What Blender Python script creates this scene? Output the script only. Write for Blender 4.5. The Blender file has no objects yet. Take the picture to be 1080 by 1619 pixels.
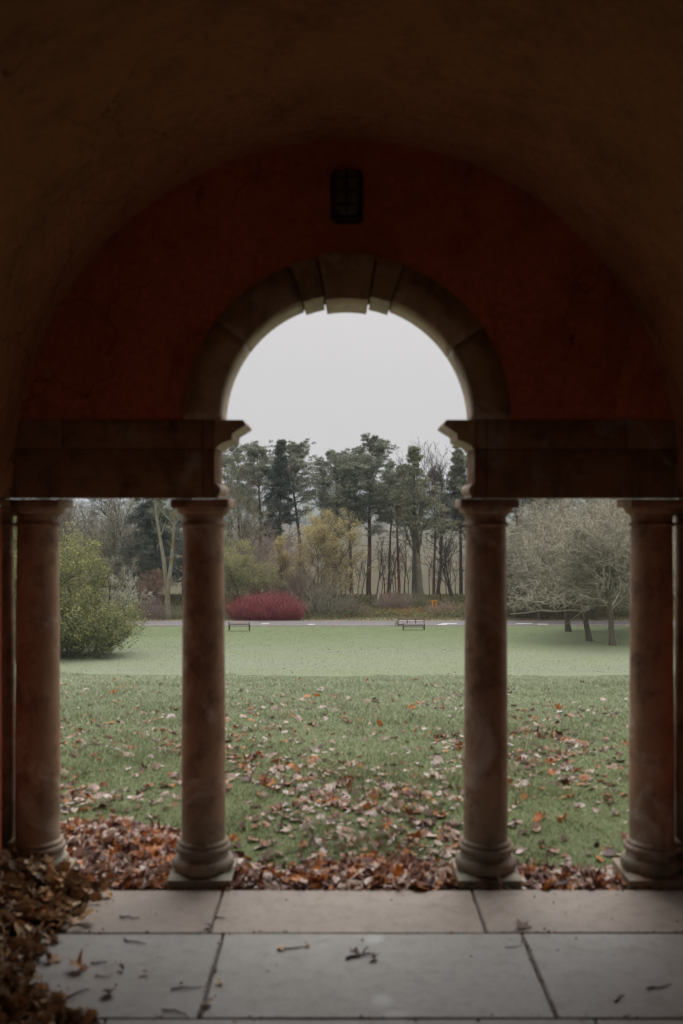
import bpy, math
import numpy as np
from math import radians, pi, sin, cos, sqrt

sc = bpy.context.scene
COL = sc.collection
F = 1574.0                     # focal length in photograph pixels
EYE = 1.75

# ---------------------------------------------------------------- camera
cam = bpy.data.cameras.new('camera')
camo = bpy.data.objects.new('camera', cam); COL.objects.link(camo)
camo.location = (0, 0, EYE); camo.rotation_euler = (pi / 2, 0, 0)
cam.sensor_fit = 'VERTICAL'; cam.sensor_height = 36; cam.lens = 35
cam.shift_x = -5 / 1619; cam.shift_y = -4.5 / 1619
cam.clip_start = 0.05; cam.clip_end = 9000
cam.dof.use_dof = True; cam.dof.focus_distance = 75; cam.dof.aperture_fstop = 2.4
sc.camera = camo

# ---------------------------------------------------------------- overcast sky
SUN_EL, SUN_AZ = radians(58), radians(8)      # azimuth from +Y towards +X
w = bpy.data.worlds.new('World'); sc.world = w; w.use_nodes = True
nt = w.node_tree; nt.nodes.clear()
def wn(t, **k):
    n = nt.nodes.new(t)
    for a, b in k.items(): setattr(n, a, b)
    return n
out = wn('ShaderNodeOutputWorld'); bg = wn('ShaderNodeBackground')
sky = wn('ShaderNodeTexSky', sky_type='NISHITA'); sky.sun_disc = False
sky.sun_elevation = SUN_EL; sky.sun_rotation = SUN_AZ
tc = wn('ShaderNodeTexCoord'); sep = wn('ShaderNodeSeparateXYZ')
nt.links.new(tc.outputs['Generated'], sep.inputs[0])
mx = wn('ShaderNodeMath', operation='MAXIMUM'); mx.inputs[1].default_value = 0
nt.links.new(sep.outputs['Z'], mx.inputs[0])
pw = wn('ShaderNodeMath', operation='POWER'); pw.inputs[1].default_value = 2.0
nt.links.new(mx.outputs[0], pw.inputs[0])
ma = wn('ShaderNodeMath', operation='MULTIPLY_ADD'); ma.inputs[1].default_value = 13.5; ma.inputs[2].default_value = 4.6
nt.links.new(pw.outputs[0], ma.inputs[0])
nz = wn('ShaderNodeTexNoise'); nz.inputs['Scale'].default_value = 2.2; nz.inputs['Detail'].default_value = 5
mp = wn('ShaderNodeMapping'); mp.inputs['Scale'].default_value = (1, 1, 3)
nt.links.new(tc.outputs['Generated'], mp.inputs[0]); nt.links.new(mp.outputs[0], nz.inputs[0])
mr = wn('ShaderNodeMapRange'); mr.inputs['To Min'].default_value = .94; mr.inputs['To Max'].default_value = 1.06
nt.links.new(nz.outputs[0], mr.inputs[0])
mm = wn('ShaderNodeMath', operation='MULTIPLY')
nt.links.new(ma.outputs[0], mm.inputs[0]); nt.links.new(mr.outputs[0], mm.inputs[1])
cl = wn('ShaderNodeVectorMath', operation='SCALE'); cl.inputs[0].default_value = (1.0, .955, .945)
nt.links.new(mm.outputs[0], cl.inputs['Scale'])
mix = wn('ShaderNodeMix', data_type='RGBA'); mix.inputs['Factor'].default_value = .96   # cloud cover
nt.links.new(sky.outputs[0], mix.inputs['A']); nt.links.new(cl.outputs[0], mix.inputs['B'])
nt.links.new(mix.outputs['Result'], bg.inputs[0]); bg.inputs[1].default_value = .1
nt.links.new(bg.outputs[0], out.inputs[0])

sl = bpy.data.lights.new('sun', 'SUN'); slo = bpy.data.objects.new('sun', sl); COL.objects.link(slo)
sl.energy = 1.5; sl.angle = radians(35); sl.color = (1, .97, .93)
slo.rotation_euler = (pi / 2 - SUN_EL, 0, pi - SUN_AZ)   # shines from the azimuth above
sc.view_settings.view_transform = 'Standard'; sc.view_settings.look = 'None'
sc.view_settings.exposure = .42; sc.view_settings.gamma = 1
sc.view_settings.use_curve_mapping = False
sc.cycles.max_bounces = 8; sc.cycles.diffuse_bounces = 5; sc.cycles.transparent_max_bounces = 4
sc.cycles.volume_bounces = 0
sc.cycles.use_denoising = True

# ---------------------------------------------------------------- helpers
def at(px, py, Y):
    return ((px - 545) / F * Y, Y, EYE - (py - 805) / F * Y)
def X(px, Y): return (px - 545) / F * Y
def ZP(py, Y): return EYE - (py - 805) / F * Y

def props(o, label=None, cat=None, group=None, kind=None):
    if label: o['label'] = label
    if cat: o['category'] = cat
    if group: o['group'] = group
    if kind: o['kind'] = kind
    return o
def empty(name, loc, label=None, cat=None, group=None, kind=None, parent=None):
    o = bpy.data.objects.new(name, None); COL.objects.link(o); o.location = loc
    o.empty_display_size = .1
    if parent: o.parent = parent
    return props(o, label, cat, group, kind)

class MB:
    """collects vertices and faces (numpy) and links them as one mesh object"""
    def __init__(s): s.v = []; s.q = []; s.t = []; s.n = 0; s.tq = []; s.tt = []
    def add(s, v, quads=None, tris=None, tint=None):
        v = np.asarray(v, float).reshape(-1, 3)
        if quads is not None and len(quads):
            quads = np.asarray(quads, int).reshape(-1, 4); s.q.append(quads + s.n)
            s.tq.append(np.full(len(quads), .5) if tint is None else np.broadcast_to(tint, len(quads)) if np.ndim(tint) == 0 else tint)
        if tris is not None and len(tris):
            tris = np.asarray(tris, int).reshape(-1, 3); s.t.append(tris + s.n)
            s.tt.append(np.full(len(tris), .5) if tint is None else np.broadcast_to(tint, len(tris)) if np.ndim(tint) == 0 else tint)
        s.v.append(v); s.n += len(v)
    def box(s, a, b):
        x0, y0, z0 = a; x1, y1, z1 = b
        v = [(x, y, z) for x in (x0, x1) for y in (y0, y1) for z in (z0, z1)]
        s.add(v, [(0, 1, 3, 2), (4, 6, 7, 5), (0, 4, 5, 1), (2, 3, 7, 6), (0, 2, 6, 4), (1, 5, 7, 3)])
    def mesh(s, name, smooth=False):
        v = np.concatenate(s.v) if s.v else np.zeros((0, 3))
        q = np.concatenate(s.q) if s.q else np.zeros((0, 4), int)
        t = np.concatenate(s.t) if s.t else np.zeros((0, 3), int)
        tint = np.concatenate([*(s.tq or [np.zeros(0)]), *(s.tt or [np.zeros(0)])])
        me = bpy.data.meshes.new(name)
        me.vertices.add(len(v)); me.vertices.foreach_set('co', v.astype(np.float32).ravel())
        loops = np.concatenate([q.ravel(), t.ravel()])
        me.loops.add(len(loops)); me.loops.foreach_set('vertex_index', loops.astype(np.int32))
        nf = len(q) + len(t)
        tot = np.concatenate([np.full(len(q), 4), np.full(len(t), 3)])
        st = np.concatenate([[0], np.cumsum(tot)[:-1]]) if nf else np.zeros(0)
        me.polygons.add(nf); me.polygons.foreach_set('loop_start', st.astype(np.int32))
        me.polygons.foreach_set('loop_total', tot.astype(np.int32))
        if smooth: me.polygons.foreach_set('use_smooth', np.ones(nf, bool))
        a = me.attributes.new('tint', 'FLOAT', 'FACE'); a.data.foreach_set('value', tint.astype(np.float32))
        me.update(calc_edges=True); me.validate()
        return me
    def build(s, name, mat, parent=None, smooth=False, bevel=0, loc=None):
        me = s.mesh(name, smooth); me.materials.append(mat)
        return link(name, me, parent, bevel, loc)
def link(name, me, parent=None, bevel=0, loc=None):
    o = bpy.data.objects.new(name, me); COL.objects.link(o)
    if parent: o.parent = parent
    if loc: o.location = loc
    if bevel:
        b = o.modifiers.new('bevel', 'BEVEL'); b.width = bevel; b.segments = 2; b.limit_method = 'ANGLE'; b.angle_limit = radians(50)
    return o

def lathe(profile, n=48, cx=0, cy=0):
    """profile [(r, z)]"""
    p = np.array(profile, float); a = np.arange(n) / n * 2 * pi
    v = np.zeros((len(p), n, 3))
    v[:, :, 0] = cx + p[:, :1] * np.cos(a); v[:, :, 1] = cy + p[:, :1] * np.sin(a); v[:, :, 2] = p[:, 1:2]
    i = np.arange(len(p) - 1)[:, None] * n; j = np.arange(n)[None]; k = (j + 1) % n
    q = np.stack([i + j, i + k, i + n + k, i + n + j], -1).reshape(-1, 4)
    return v.reshape(-1, 3), q

def extrude_poly(mb, pts, y0, y1):
    """closed polygon strip in XZ given as a list of quads corners (convex pieces share points)"""
    pass

# ---------------------------------------------------------------- materials
class Mat:
    def __init__(s, name, rough=.8, spec=.3):
        s.m = bpy.data.materials.new(name); s.m.use_nodes = True; s.nt = s.m.node_tree
        s.b = s.nt.nodes['Principled BSDF']; s.b.inputs['Roughness'].default_value = rough
        s.b.inputs['Specular IOR Level'].default_value = spec
        s.tc = s.nt.nodes.new('ShaderNodeTexCoord')
        s.geo = s.nt.nodes.new('ShaderNodeNewGeometry')
    def n(s, t, **k):
        n = s.nt.nodes.new(t)
        for a, b in k.items(): setattr(n, a, b)
        return n
    def l(s, a, b): s.nt.links.new(a, b)
    def pos(s, scale=(1, 1, 1)):
        m = s.n('ShaderNodeMapping'); m.inputs['Scale'].default_value = scale
        s.l(s.geo.outputs['Position'], m.inputs[0]); return m.outputs[0]
    def noise(s, scale, detail=6, rough=.55, vec=None, dist=0):
        n = s.n('ShaderNodeTexNoise'); n.inputs['Scale'].default_value = scale
        n.inputs['Detail'].default_value = detail; n.inputs['Roughness'].default_value = rough
        n.inputs['Distortion'].default_value = dist
        s.l(vec if vec is not None else s.geo.outputs['Position'], n.inputs['Vector']); return n.outputs[0]
    def ramp(s, fac, stops, interp='LINEAR'):
        r = s.n('ShaderNodeValToRGB'); cr = r.color_ramp; cr.interpolation = interp
        while len(cr.elements) < len(stops): cr.elements.new(.5)
        for e, (p, c) in zip(cr.elements, stops): e.position = p; e.color = (*c, 1) if len(c) == 3 else c
        s.l(fac, r.inputs[0]); return r.outputs[0]
    def mix(s, fac, a, b, blend='MIX'):
        m = s.n('ShaderNodeMix', data_type='RGBA', blend_type=blend)
        for k, v in (('Factor', fac), ('A', a), ('B', b)):
            if hasattr(v, 'is_linked') or hasattr(v, 'links'): s.l(v, m.inputs[k])
            elif k == 'Factor': m.inputs[k].default_value = v
            else: m.inputs[k].default_value = (*v, 1)
        return m.outputs['Result']
    def range(s, v, a, b, c, d):
        m = s.n('ShaderNodeMapRange'); s.l(v, m.inputs[0])
        for i, x in enumerate((a, b, c, d)): m.inputs[i + 1].default_value = x
        return m.outputs[0]
    def math(s, op, a, b):
        m = s.n('ShaderNodeMath', operation=op)
        for i, v in enumerate((a, b)):
            if hasattr(v, 'links'): s.l(v, m.inputs[i])
            else: m.inputs[i].default_value = v
        return m.outputs[0]
    def color(s, c):
        if hasattr(c, 'links'): s.l(c, s.b.inputs['Base Color'])
        else: s.b.inputs['Base Color'].default_value = (*c, 1)
        return s
    def bump(s, h, strength=.3, dist=.01):
        b = s.n('ShaderNodeBump'); b.inputs['Strength'].default_value = strength; b.inputs['Distance'].default_value = dist
        s.l(h, b.inputs['Height']); s.l(b.outputs[0], s.b.inputs['Normal']); return s
    def attr(s, name='tint'):
        a = s.n('ShaderNodeAttribute', attribute_name=name); return a.outputs['Fac']
    def sepz(s):
        p = s.n('ShaderNodeSeparateXYZ'); s.l(s.geo.outputs['Position'], p.inputs[0]); return p.outputs
BW = lambda a, b: [(a, (0, 0, 0)), (b, (1, 1, 1))]

def m_plaster(name, c1, c2, c3):
    m = Mat(name, .9, .15)
    a = m.noise(1.3, 8, .6, m.pos((1, 1, .7)), .4); f = m.noise(35, 5, .6)
    c = m.ramp(a, [(.3, c1), (.55, c2), (.75, c3)])
    c = m.mix(m.ramp(m.noise(4, 10, .7), BW(.52, .8)), c, tuple(x * .55 for x in c1))
    c = m.mix(m.math('MULTIPLY', m.ramp(m.noise(1.9, 9, .68, m.pos((1, 1, .5)), 1.2), BW(.55, .64)), .45), c, tuple(x * .6 for x in c1))
    c = m.mix(m.math('MULTIPLY', m.ramp(m.noise(2.6, 9, .7, m.pos((1.2, 1, .3)), .5), BW(.58, .72)), .35), c, tuple(min(.8, x * 1.25 + .05) for x in c3))
    vo = m.n('ShaderNodeTexVoronoi', feature='DISTANCE_TO_EDGE'); vo.inputs['Scale'].default_value = 1.7
    wv = m.n('ShaderNodeVectorMath', operation='ADD'); m.l(m.geo.outputs['Position'], wv.inputs[0]); ws = m.n('ShaderNodeVectorMath', operation='SCALE'); ws.inputs['Scale'].default_value = .45
    nn = m.n('ShaderNodeTexNoise'); nn.inputs['Scale'].default_value = 3; nn.inputs['Detail'].default_value = 6; m.l(m.geo.outputs['Position'], nn.inputs['Vector']); m.l(nn.outputs['Color'], ws.inputs[0]); m.l(ws.outputs[0], wv.inputs[1]); m.l(wv.outputs[0], vo.inputs['Vector'])
    c = m.mix(m.math('MULTIPLY', m.range(vo.outputs['Distance'], .001, .006, 1, 0), m.ramp(m.noise(.8, 3), BW(.5, .56))), c, tuple(x * .3 for x in c1))
    c = m.mix(.18, c, m.ramp(f, BW(.3, .7)), 'OVERLAY')
    m.color(c); m.bump(m.math('ADD', f, m.math('MULTIPLY', m.noise(5, 5), 3)), .5, .004); return m.m
M = {}
M['red_plaster'] = m_plaster('red_plaster', (.45, .128, .064), (.57, .18, .098), (.48, .145, .084))
M['ochre_plaster'] = m_plaster('ochre_plaster', (.34, .175, .085), (.43, .22, .11), (.36, .16, .08))

def m_stone(name, c1, c2, dark, algae=True, grain=(1, 1, 5)):
    m = Mat(name, .62 if algae else (.8 if grain[2] == 4 else .5), .5 if algae else (.15 if grain[2] == 4 else .5))
    obj = m.n('ShaderNodeObjectInfo')
    a = m.noise(2.5, 8, .6, m.pos(grain), .6); b = m.noise(9, 10, .7, None, .3)
    c = m.ramp(a, [(.3, c1), (.7, c2)])
    c = m.mix(m.ramp(b, BW(.48, .72)), c, dark)
    c = m.mix(m.math('MULTIPLY', m.ramp(m.noise(3.3, 8, .65, None, 1.0), BW(.54, .66)), .7), c, tuple(min(.7, x * 1.15 + .05) for x in (c2[0], c2[0] * .86, c2[0] * .72)))
    streak = m.noise(6, 6, .65, m.pos((1, 1, .12)))
    c = m.mix(m.math('MULTIPLY', m.ramp(streak, BW(.55, .75)), .6), c, tuple(x * .6 for x in dark))
    v = m.range(obj.outputs['Random'], 0, 1, .82, 1.12)
    hs = m.n('ShaderNodeHueSaturation'); m.l(c, hs.inputs['Color']); m.l(v, hs.inputs['Value']); c = hs.outputs[0]
    if algae:
        z = m.sepz()[2]
        g = m.math('MULTIPLY', m.range(z, .1, .5, 1, 0), m.ramp(m.noise(7, 8, .7), BW(.25, .62)))
        c = m.mix(g, c, (.115, .125, .085))
    m.color(c)
    m.bump(m.math('ADD', m.noise(60, 6, .7), m.math('MULTIPLY', b, 2)), .5, .004); return m.m
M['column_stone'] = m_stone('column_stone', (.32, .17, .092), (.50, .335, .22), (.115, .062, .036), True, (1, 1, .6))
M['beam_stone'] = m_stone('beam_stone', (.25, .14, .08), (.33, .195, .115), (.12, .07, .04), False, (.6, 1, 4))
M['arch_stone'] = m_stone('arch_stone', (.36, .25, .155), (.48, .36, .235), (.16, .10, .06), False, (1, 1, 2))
M['mortar'] = Mat('mortar', .95, .1).color((.10, .085, .07)).m

def m_floor(name, c1, c2, dark, spots=False):
    m = Mat(name, .62, .35)
    obj = m.n('ShaderNodeObjectInfo')
    a = m.noise(1.6, 9, .62, m.pos((1, 1.6, 1)), .8); b = m.noise(14, 10, .72); f = m.noise(160, 4, .6)
    c = m.ramp(a, [(.3, c1), (.7, c2)])
    c = m.mix(m.math('MULTIPLY', m.ramp(b, BW(.48, .72)), .6), c, dark)
    c = m.mix(m.math('MULTIPLY', m.ramp(m.noise(.9, 9, .7, None, .6), BW(.45, .7)), .5), c, tuple(x * 1.25 for x in dark))
    st = m.noise(3.2, 8, .7, None, 1.5)
    c = m.mix(m.math('MULTIPLY', m.ramp(st, BW(.58, .66)), .35), c, dark)
    c = m.mix(.15, c, m.ramp(f, BW(.35, .65)), 'OVERLAY')
    if spots:
        for (sx, sy) in ((.135, 3.55), (.18, 3.43), (.12, 4.05)):      # pale worn scuffs
            vd = m.n('ShaderNodeVectorMath', operation='DISTANCE'); m.l(m.geo.outputs['Position'], vd.inputs[0]); vd.inputs[1].default_value = (sx, sy, 0)
            d = m.math('ADD', vd.outputs['Value'], m.math('MULTIPLY', m.noise(18, 5, .7), .09))
            c = m.mix(m.math('MULTIPLY', m.range(d, .06, .1, 1, 0), .45), c, (.50, .53, .54))
    hs = m.n('ShaderNodeHueSaturation'); m.l(c, hs.inputs['Color']); m.l(m.range(obj.outputs['Random'], 0, 1, .9, 1.08), hs.inputs['Value'])
    m.color(hs.outputs[0])
    m.l(m.range(a, .3, .7, .5, .75), m.b.inputs['Roughness'])
    m.bump(m.math('ADD', f, m.math('MULTIPLY', b, 4)), .35, .003); return m.m
M['slab'] = m_floor('slab', (.26, .26, .25), (.325, .32, .305), (.15, .14, .125), True)
M['threshold'] = m_floor('threshold', (.25, .215, .185), (.33, .285, .245), (.13, .105, .085))

# grass sheet: near lawn, paler lower lawn
def m_lawn():
    m = Mat('lawn', .95, .1)
    y = m.sepz()[1]
    a = m.noise(.5, 8, .65); b = m.noise(7, 12, .85, m.pos((1, .6, 1))); cc = m.noise(45, 4, .7)
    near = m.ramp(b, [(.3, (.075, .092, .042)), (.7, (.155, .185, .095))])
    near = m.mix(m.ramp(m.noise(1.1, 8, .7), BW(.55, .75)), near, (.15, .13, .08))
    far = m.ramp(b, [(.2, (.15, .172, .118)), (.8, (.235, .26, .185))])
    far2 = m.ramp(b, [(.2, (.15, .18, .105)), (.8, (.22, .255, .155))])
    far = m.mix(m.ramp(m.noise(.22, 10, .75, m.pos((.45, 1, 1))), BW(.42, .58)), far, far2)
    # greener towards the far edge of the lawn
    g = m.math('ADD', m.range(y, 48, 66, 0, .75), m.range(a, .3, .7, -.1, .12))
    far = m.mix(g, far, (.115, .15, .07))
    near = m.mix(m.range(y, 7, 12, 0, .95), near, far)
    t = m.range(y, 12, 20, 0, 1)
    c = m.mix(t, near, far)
    c = m.mix(.2, c, m.ramp(cc, BW(.25, .75)), 'OVERLAY')
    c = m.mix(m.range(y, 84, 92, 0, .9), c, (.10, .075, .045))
    m.color(c); m.bump(m.math('ADD', b, cc), .4, .02); return m.m
M['lawn'] = m_lawn()
def simple(name, stops, scale=6, rough=.85, bump=.3, bd=.01, vec=None, spec=.2, detail=6):
    m = Mat(name, rough, spec); v = m.pos(vec) if vec else None
    n = m.noise(scale, detail, .65, v); m.color(m.ramp(n, stops)); m.bump(n, bump, bd); return m.m
M['asphalt'] = simple('asphalt', [(.3, (.12, .112, .118)), (.7, (.18, .168, .172))], 3)
M['road_marking'] = simple('road_marking', [(.3, (.6, .6, .6)), (.7, (.78, .78, .78))], 8)
M['field'] = simple('field', [(.3, (.085, .065, .04)), (.5, (.08, .075, .042)), (.7, (.125, .09, .065))], .02, .95, 0, .01, (.4, 1.6, 1), .1, 10)
M['hill'] = simple('hill', [(.35, (.05, .07, .055)), (.65, (.12, .13, .09))], .012, .95, 0)
M['metal_dark'] = simple('metal_dark', [(.3, (.018, .018, .017)), (.7, (.03, .028, .025))], 20, .45, .1)
M['bench_wood'] = simple('bench_wood', [(.3, (.34, .29, .27)), (.7, (.46, .40, .37))], 10, .75, .2, .005, (1, 8, 8))
M['bench_iron'] = simple('bench_iron', [(.3, (.06, .05, .045)), (.7, (.10, .085, .075))], 20, .5, .1)
M['orange_paint'] = simple('orange_paint', [(.3, (.62, .22, .02)), (.7, (.72, .28, .03))], 8, .6, .1)
M['pale_paint'] = simple('pale_paint', [(.3, (.55, .50, .44)), (.7, (.68, .62, .55))], 8, .6, .1)
M['twig'] = simple('twig', [(.3, (.035, .024, .016)), (.7, (.07, .05, .035))], 40, .85, .3)

def m_tint(name, stops, rough=.75, spec=.2, trans=0, fleck=True):
    m = Mat(name, rough, spec); c = m.ramp(m.attr(), stops)
    if fleck:
        c = m.mix(.35, c, m.ramp(m.noise(30, 3, .6), BW(.3, .7)), 'OVERLAY')
    m.color(c)
    if trans:
        tr = m.n('ShaderNodeBsdfTranslucent'); m.l(c, tr.inputs[0]); mi = m.n('ShaderNodeMixShader'); mi.inputs[0].default_value = trans
        o = m.nt.nodes['Material Output']; m.l(m.b.outputs[0], mi.inputs[1]); m.l(tr.outputs[0], mi.inputs[2]); m.l(mi.outputs[0], o.inputs[0])
    return m.m
def bark(name, c1, c2, scale=5, moss=None):
    m = Mat(name, .9, .15); n = m.noise(scale, 8, .7, m.pos((3, 3, .7))); c = m.ramp(n, [(.35, c1), (.65, c2)])
    if moss: c = m.mix(m.ramp(m.noise(1.5, 6, .7), BW(.45, .65)), c, moss)
    m.color(c); m.bump(n, .6, .03); return m.m
M['pine_bark'] = bark('pine_bark', (.07, .045, .035), (.17, .10, .075), 4)
M['pine_bark_red'] = bark('pine_bark_red', (.16, .075, .045), (.27, .135, .085), 4)
M['dark_bark'] = bark('dark_bark', (.045, .04, .032), (.11, .095, .075), 4, (.075, .085, .045))
M['pale_bark'] = bark('pale_bark', (.17, .165, .125), (.30, .29, .235), 3, (.20, .15, .06))
M['apple_bark'] = bark('apple_bark', (.06, .045, .035), (.16, .13, .10), 8, (.11, .11, .07))
M['brown_bark'] = bark('brown_bark', (.07, .05, .038), (.14, .10, .075), 5)
def needles(name, a, b, c): return m_tint(name, [(0, a), (.5, b), (1, c)], .7, .15, .3, False)
M['pine_needle'] = needles('pine_needle', (.10, .12, .085), (.25, .275, .20), (.44, .46, .35))
M['spruce_needle'] = needles('spruce_needle', (.055, .075, .06), (.12, .145, .115), (.22, .245, .195))
M['olive_needle'] = needles('olive_needle', (.10, .11, .065), (.24, .25, .155), (.40, .395, .27))
M['golden_leaf'] = needles('golden_leaf', (.33, .26, .12), (.50, .41, .20), (.62, .54, .30))
M['lime_leaf'] = needles('lime_leaf', (.20, .20, .09), (.34, .34, .15), (.46, .45, .22))
M['hazel_leaf'] = m_tint('hazel_leaf', [(0, (.06, .085, .035)), (.35, (.15, .18, .075)), (.7, (.33, .33, .14)), (1, (.52, .46, .19))], .7, .2, .2, False)
M['red_stem'] = m_tint('red_stem', [(0, (.07, .016, .02)), (.5, (.22, .040, .050)), (1, (.38, .12, .10))], .6, .3, 0, False)
M['grey_twig'] = m_tint('grey_twig', [(0, (.105, .10, .068)), (.5, (.225, .215, .155)), (1, (.40, .385, .29))], .9, .1, 0, False)
M['orchard_twig'] = m_tint('orchard_twig', [(0, (.14, .13, .09)), (.5, (.32, .30, .225)), (1, (.56, .53, .42))], .9, .1, 0, False)
M['pale_twig'] = m_tint('pale_twig', [(0, (.27, .27, .23)), (.5, (.40, .40, .34)), (1, (.52, .52, .45))], .9, .1, 0, False)
M['olive_twig'] = m_tint('olive_twig', [(0, (.12, .12, .075)), (.5, (.23, .22, .14)), (1, (.35, .34, .22))], .9, .1, 0, False)
M['brown_twig'] = m_tint('brown_twig', [(0, (.10, .08, .06)), (.5, (.19, .15, .115)), (1, (.30, .24, .185))], .9, .1, 0, False)
M['pink_twig'] = m_tint('pink_twig', [(0, (.16, .115, .10)), (.5, (.29, .215, .185)), (1, (.40, .31, .27))], .9, .1, 0, False)
M['dark_twig'] = m_tint('dark_twig', [(0, (.04, .036, .03)), (.5, (.075, .068, .055)), (1, (.12, .11, .09))], .9, .1, 0, False)
M['beech_leaf'] = m_tint('beech_leaf', [(0, (.15, .08, .05)), (.5, (.27, .17, .11)), (1, (.38, .26, .18))], .8, .1, .2, False)
M['bramble'] = m_tint('bramble', [(0, (.10, .09, .055)), (.25, (.18, .16, .09)), (.45, (.14, .20, .075)), (.62, (.33, .30, .16)), (.8, (.31, .14, .065)), (1, (.46, .21, .09))], .85, .1, .1, False)
m = Mat('grass_blade', .6, .3)
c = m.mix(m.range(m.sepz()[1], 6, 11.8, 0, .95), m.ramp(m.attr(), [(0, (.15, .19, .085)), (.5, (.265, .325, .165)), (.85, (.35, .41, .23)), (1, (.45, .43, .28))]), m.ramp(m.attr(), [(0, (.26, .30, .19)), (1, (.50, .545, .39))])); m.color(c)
M['grass_blade'] = m.m
LEAFSTOPS = [(0, (.05, .024, .024)), (.16, (.14, .06, .045)), (.3, (.34, .115, .035)), (.42, (.55, .20, .045)), (.5, (.33, .17, .09)), (.66, (.42, .30, .235)), (.84, (.55, .44, .385)), (1, (.62, .55, .52))]
def m_leaf(name, stops, island=False):
    m = Mat(name, .55, .4)
    if island: fac = m.n('ShaderNodeObjectInfo').outputs['Random']
    else: fac = m.attr()
    c = m.ramp(fac, stops)
    c = m.mix(.4, c, m.ramp(m.noise(60, 4, .7), BW(.25, .75)), 'OVERLAY')
    m.color(c)
    tr = m.n('ShaderNodeBsdfTranslucent'); m.l(c, tr.inputs[0]); mi = m.n('ShaderNodeMixShader'); mi.inputs[0].default_value = .12
    o = m.nt.nodes['Material Output']; m.l(m.b.outputs[0], mi.inputs[1]); m.l(tr.outputs[0], mi.inputs[2]); m.l(mi.outputs[0], o.inputs[0])
    return m.m
M['lawn_leaf_dimmed'] = m_leaf('lawn_leaf_dimmed', [(p_, tuple(v_ * .80 for v_ in c_)) for p_, c_ in LEAFSTOPS])  # leaf colours darkened for open light; the bed copy stays lighter under loggia shade
M['bed_leaf'] = m_leaf('bed_leaf', LEAFSTOPS)
DRYSTOPS = [(0, (.09, .05, .03)), (.3, (.19, .11, .055)), (.55, (.32, .20, .10)), (.75, (.46, .31, .17)), (.9, (.42, .19, .07)), (1, (.52, .42, .28))]
M['dry_leaf'] = m_leaf('dry_leaf', DRYSTOPS)
M['dry_leaf_single'] = m_leaf('dry_leaf_single', DRYSTOPS, True)
M['litter'] = simple('litter', [(.3, (.035, .02, .012)), (.7, (.10, .058, .032))], 25, .9, .8, .02)
M['litter_wet'] = simple('litter_wet', [(.3, (.05, .025, .018)), (.5, (.14, .06, .03)), (.7, (.20, .13, .10))], 30, .8, .8, .02)

# ---------------------------------------------------------------- terrain
GY = [-60, 4.3, 5.6, 8, 12, 14, 30, 39, 80, 84, 92, 104, 130, 170, 700]
GZ = [-.10, -.10, -.05, -.14, -.30, -.55, -4.15, -5.0, -7.17, -7.15, -6.45, -7.2, -10.2, -11.0, -12.9]
# smooth crest
def gz(y): return np.interp(y, GY, GZ)
def grid(name, xs, ys, zf, mat, kind='structure', smooth=True):
    xs = np.array(xs, float); ys = np.array(ys, float)
    XX, YY = np.meshgrid(xs, ys); ZZ = zf(XX, YY)
    v = np.stack([XX, YY, ZZ], -1).reshape(-1, 3); nx = len(xs)
    i = np.arange(len(ys) - 1)[:, None] * nx; j = np.arange(nx - 1)[None]
    q = np.stack([i + j, i + j + 1, i + nx + j + 1, i + nx + j], -1).reshape(-1, 4)
    mb = MB(); mb.add(v, q); o = mb.build(name, mat, smooth=smooth); props(o, kind=kind); return o
def wob(x, y, s=1):
    return np.sin(x * .71 * s + 1.3 * np.sin(y * .43 * s)) * .5 + np.sin(y * .93 * s + 1.7 * np.sin(x * .37 * s)) * .5
def lawn_z(x, y):
    z = gz(y)
    z = z + np.clip((y - 5) / 10, 0, 1) * .035 * wob(x, y, .8) + np.clip((y - 40) / 10, 0, 1) * np.clip((76 - y) / 6, 0, 1) * .06 * wob(x, y, .2)
    z = z - .07 * np.clip((y - 10.5) / 1.5, 0, 1) * 0
    z = np.where((y > 72.2) & (y < 77.8), gz(y) - .0, z)
    return z
xs = np.concatenate([-np.geomspace(260, 10, 40), np.linspace(-9.5, 9.5, 78), np.geomspace(10, 260, 40)])
ys = np.concatenate([np.linspace(-60, 4, 9), np.linspace(4.3, 16, 80), np.linspace(16.6, 104, 140), np.linspace(106, 150, 20)])
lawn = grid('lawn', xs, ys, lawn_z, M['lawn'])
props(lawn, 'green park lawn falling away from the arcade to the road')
road = grid('road', np.linspace(-260, 260, 120), [72.6, 74, 75.5, 77.4], lambda x, y: gz(y) + .05 + .0 * x, M['asphalt'])
props(road, 'narrow grey park road crossing beyond the lawn')
mk = MB()
for (px0, px1, Y0) in ((412, 424, 74.4), (486, 496, 73.6), (692, 706, 73.4), (697, 722, 74.6), (816, 842, 74.6), (850, 866, 73.8)):
    x0, x1 = X(px0, Y0), X(px1, Y0)
    z0, z1 = float(gz(Y0)) + .054, float(gz(Y0 + .5)) + .054
    mk.add([(x0, Y0, z0), (x1, Y0, z0), (x1 + .1, Y0 + .5, z1), (x0 + .1, Y0 + .5, z1)], [(0, 1, 2, 3)])
props(mk.build('road_marking', M['road_marking'], road))
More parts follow.
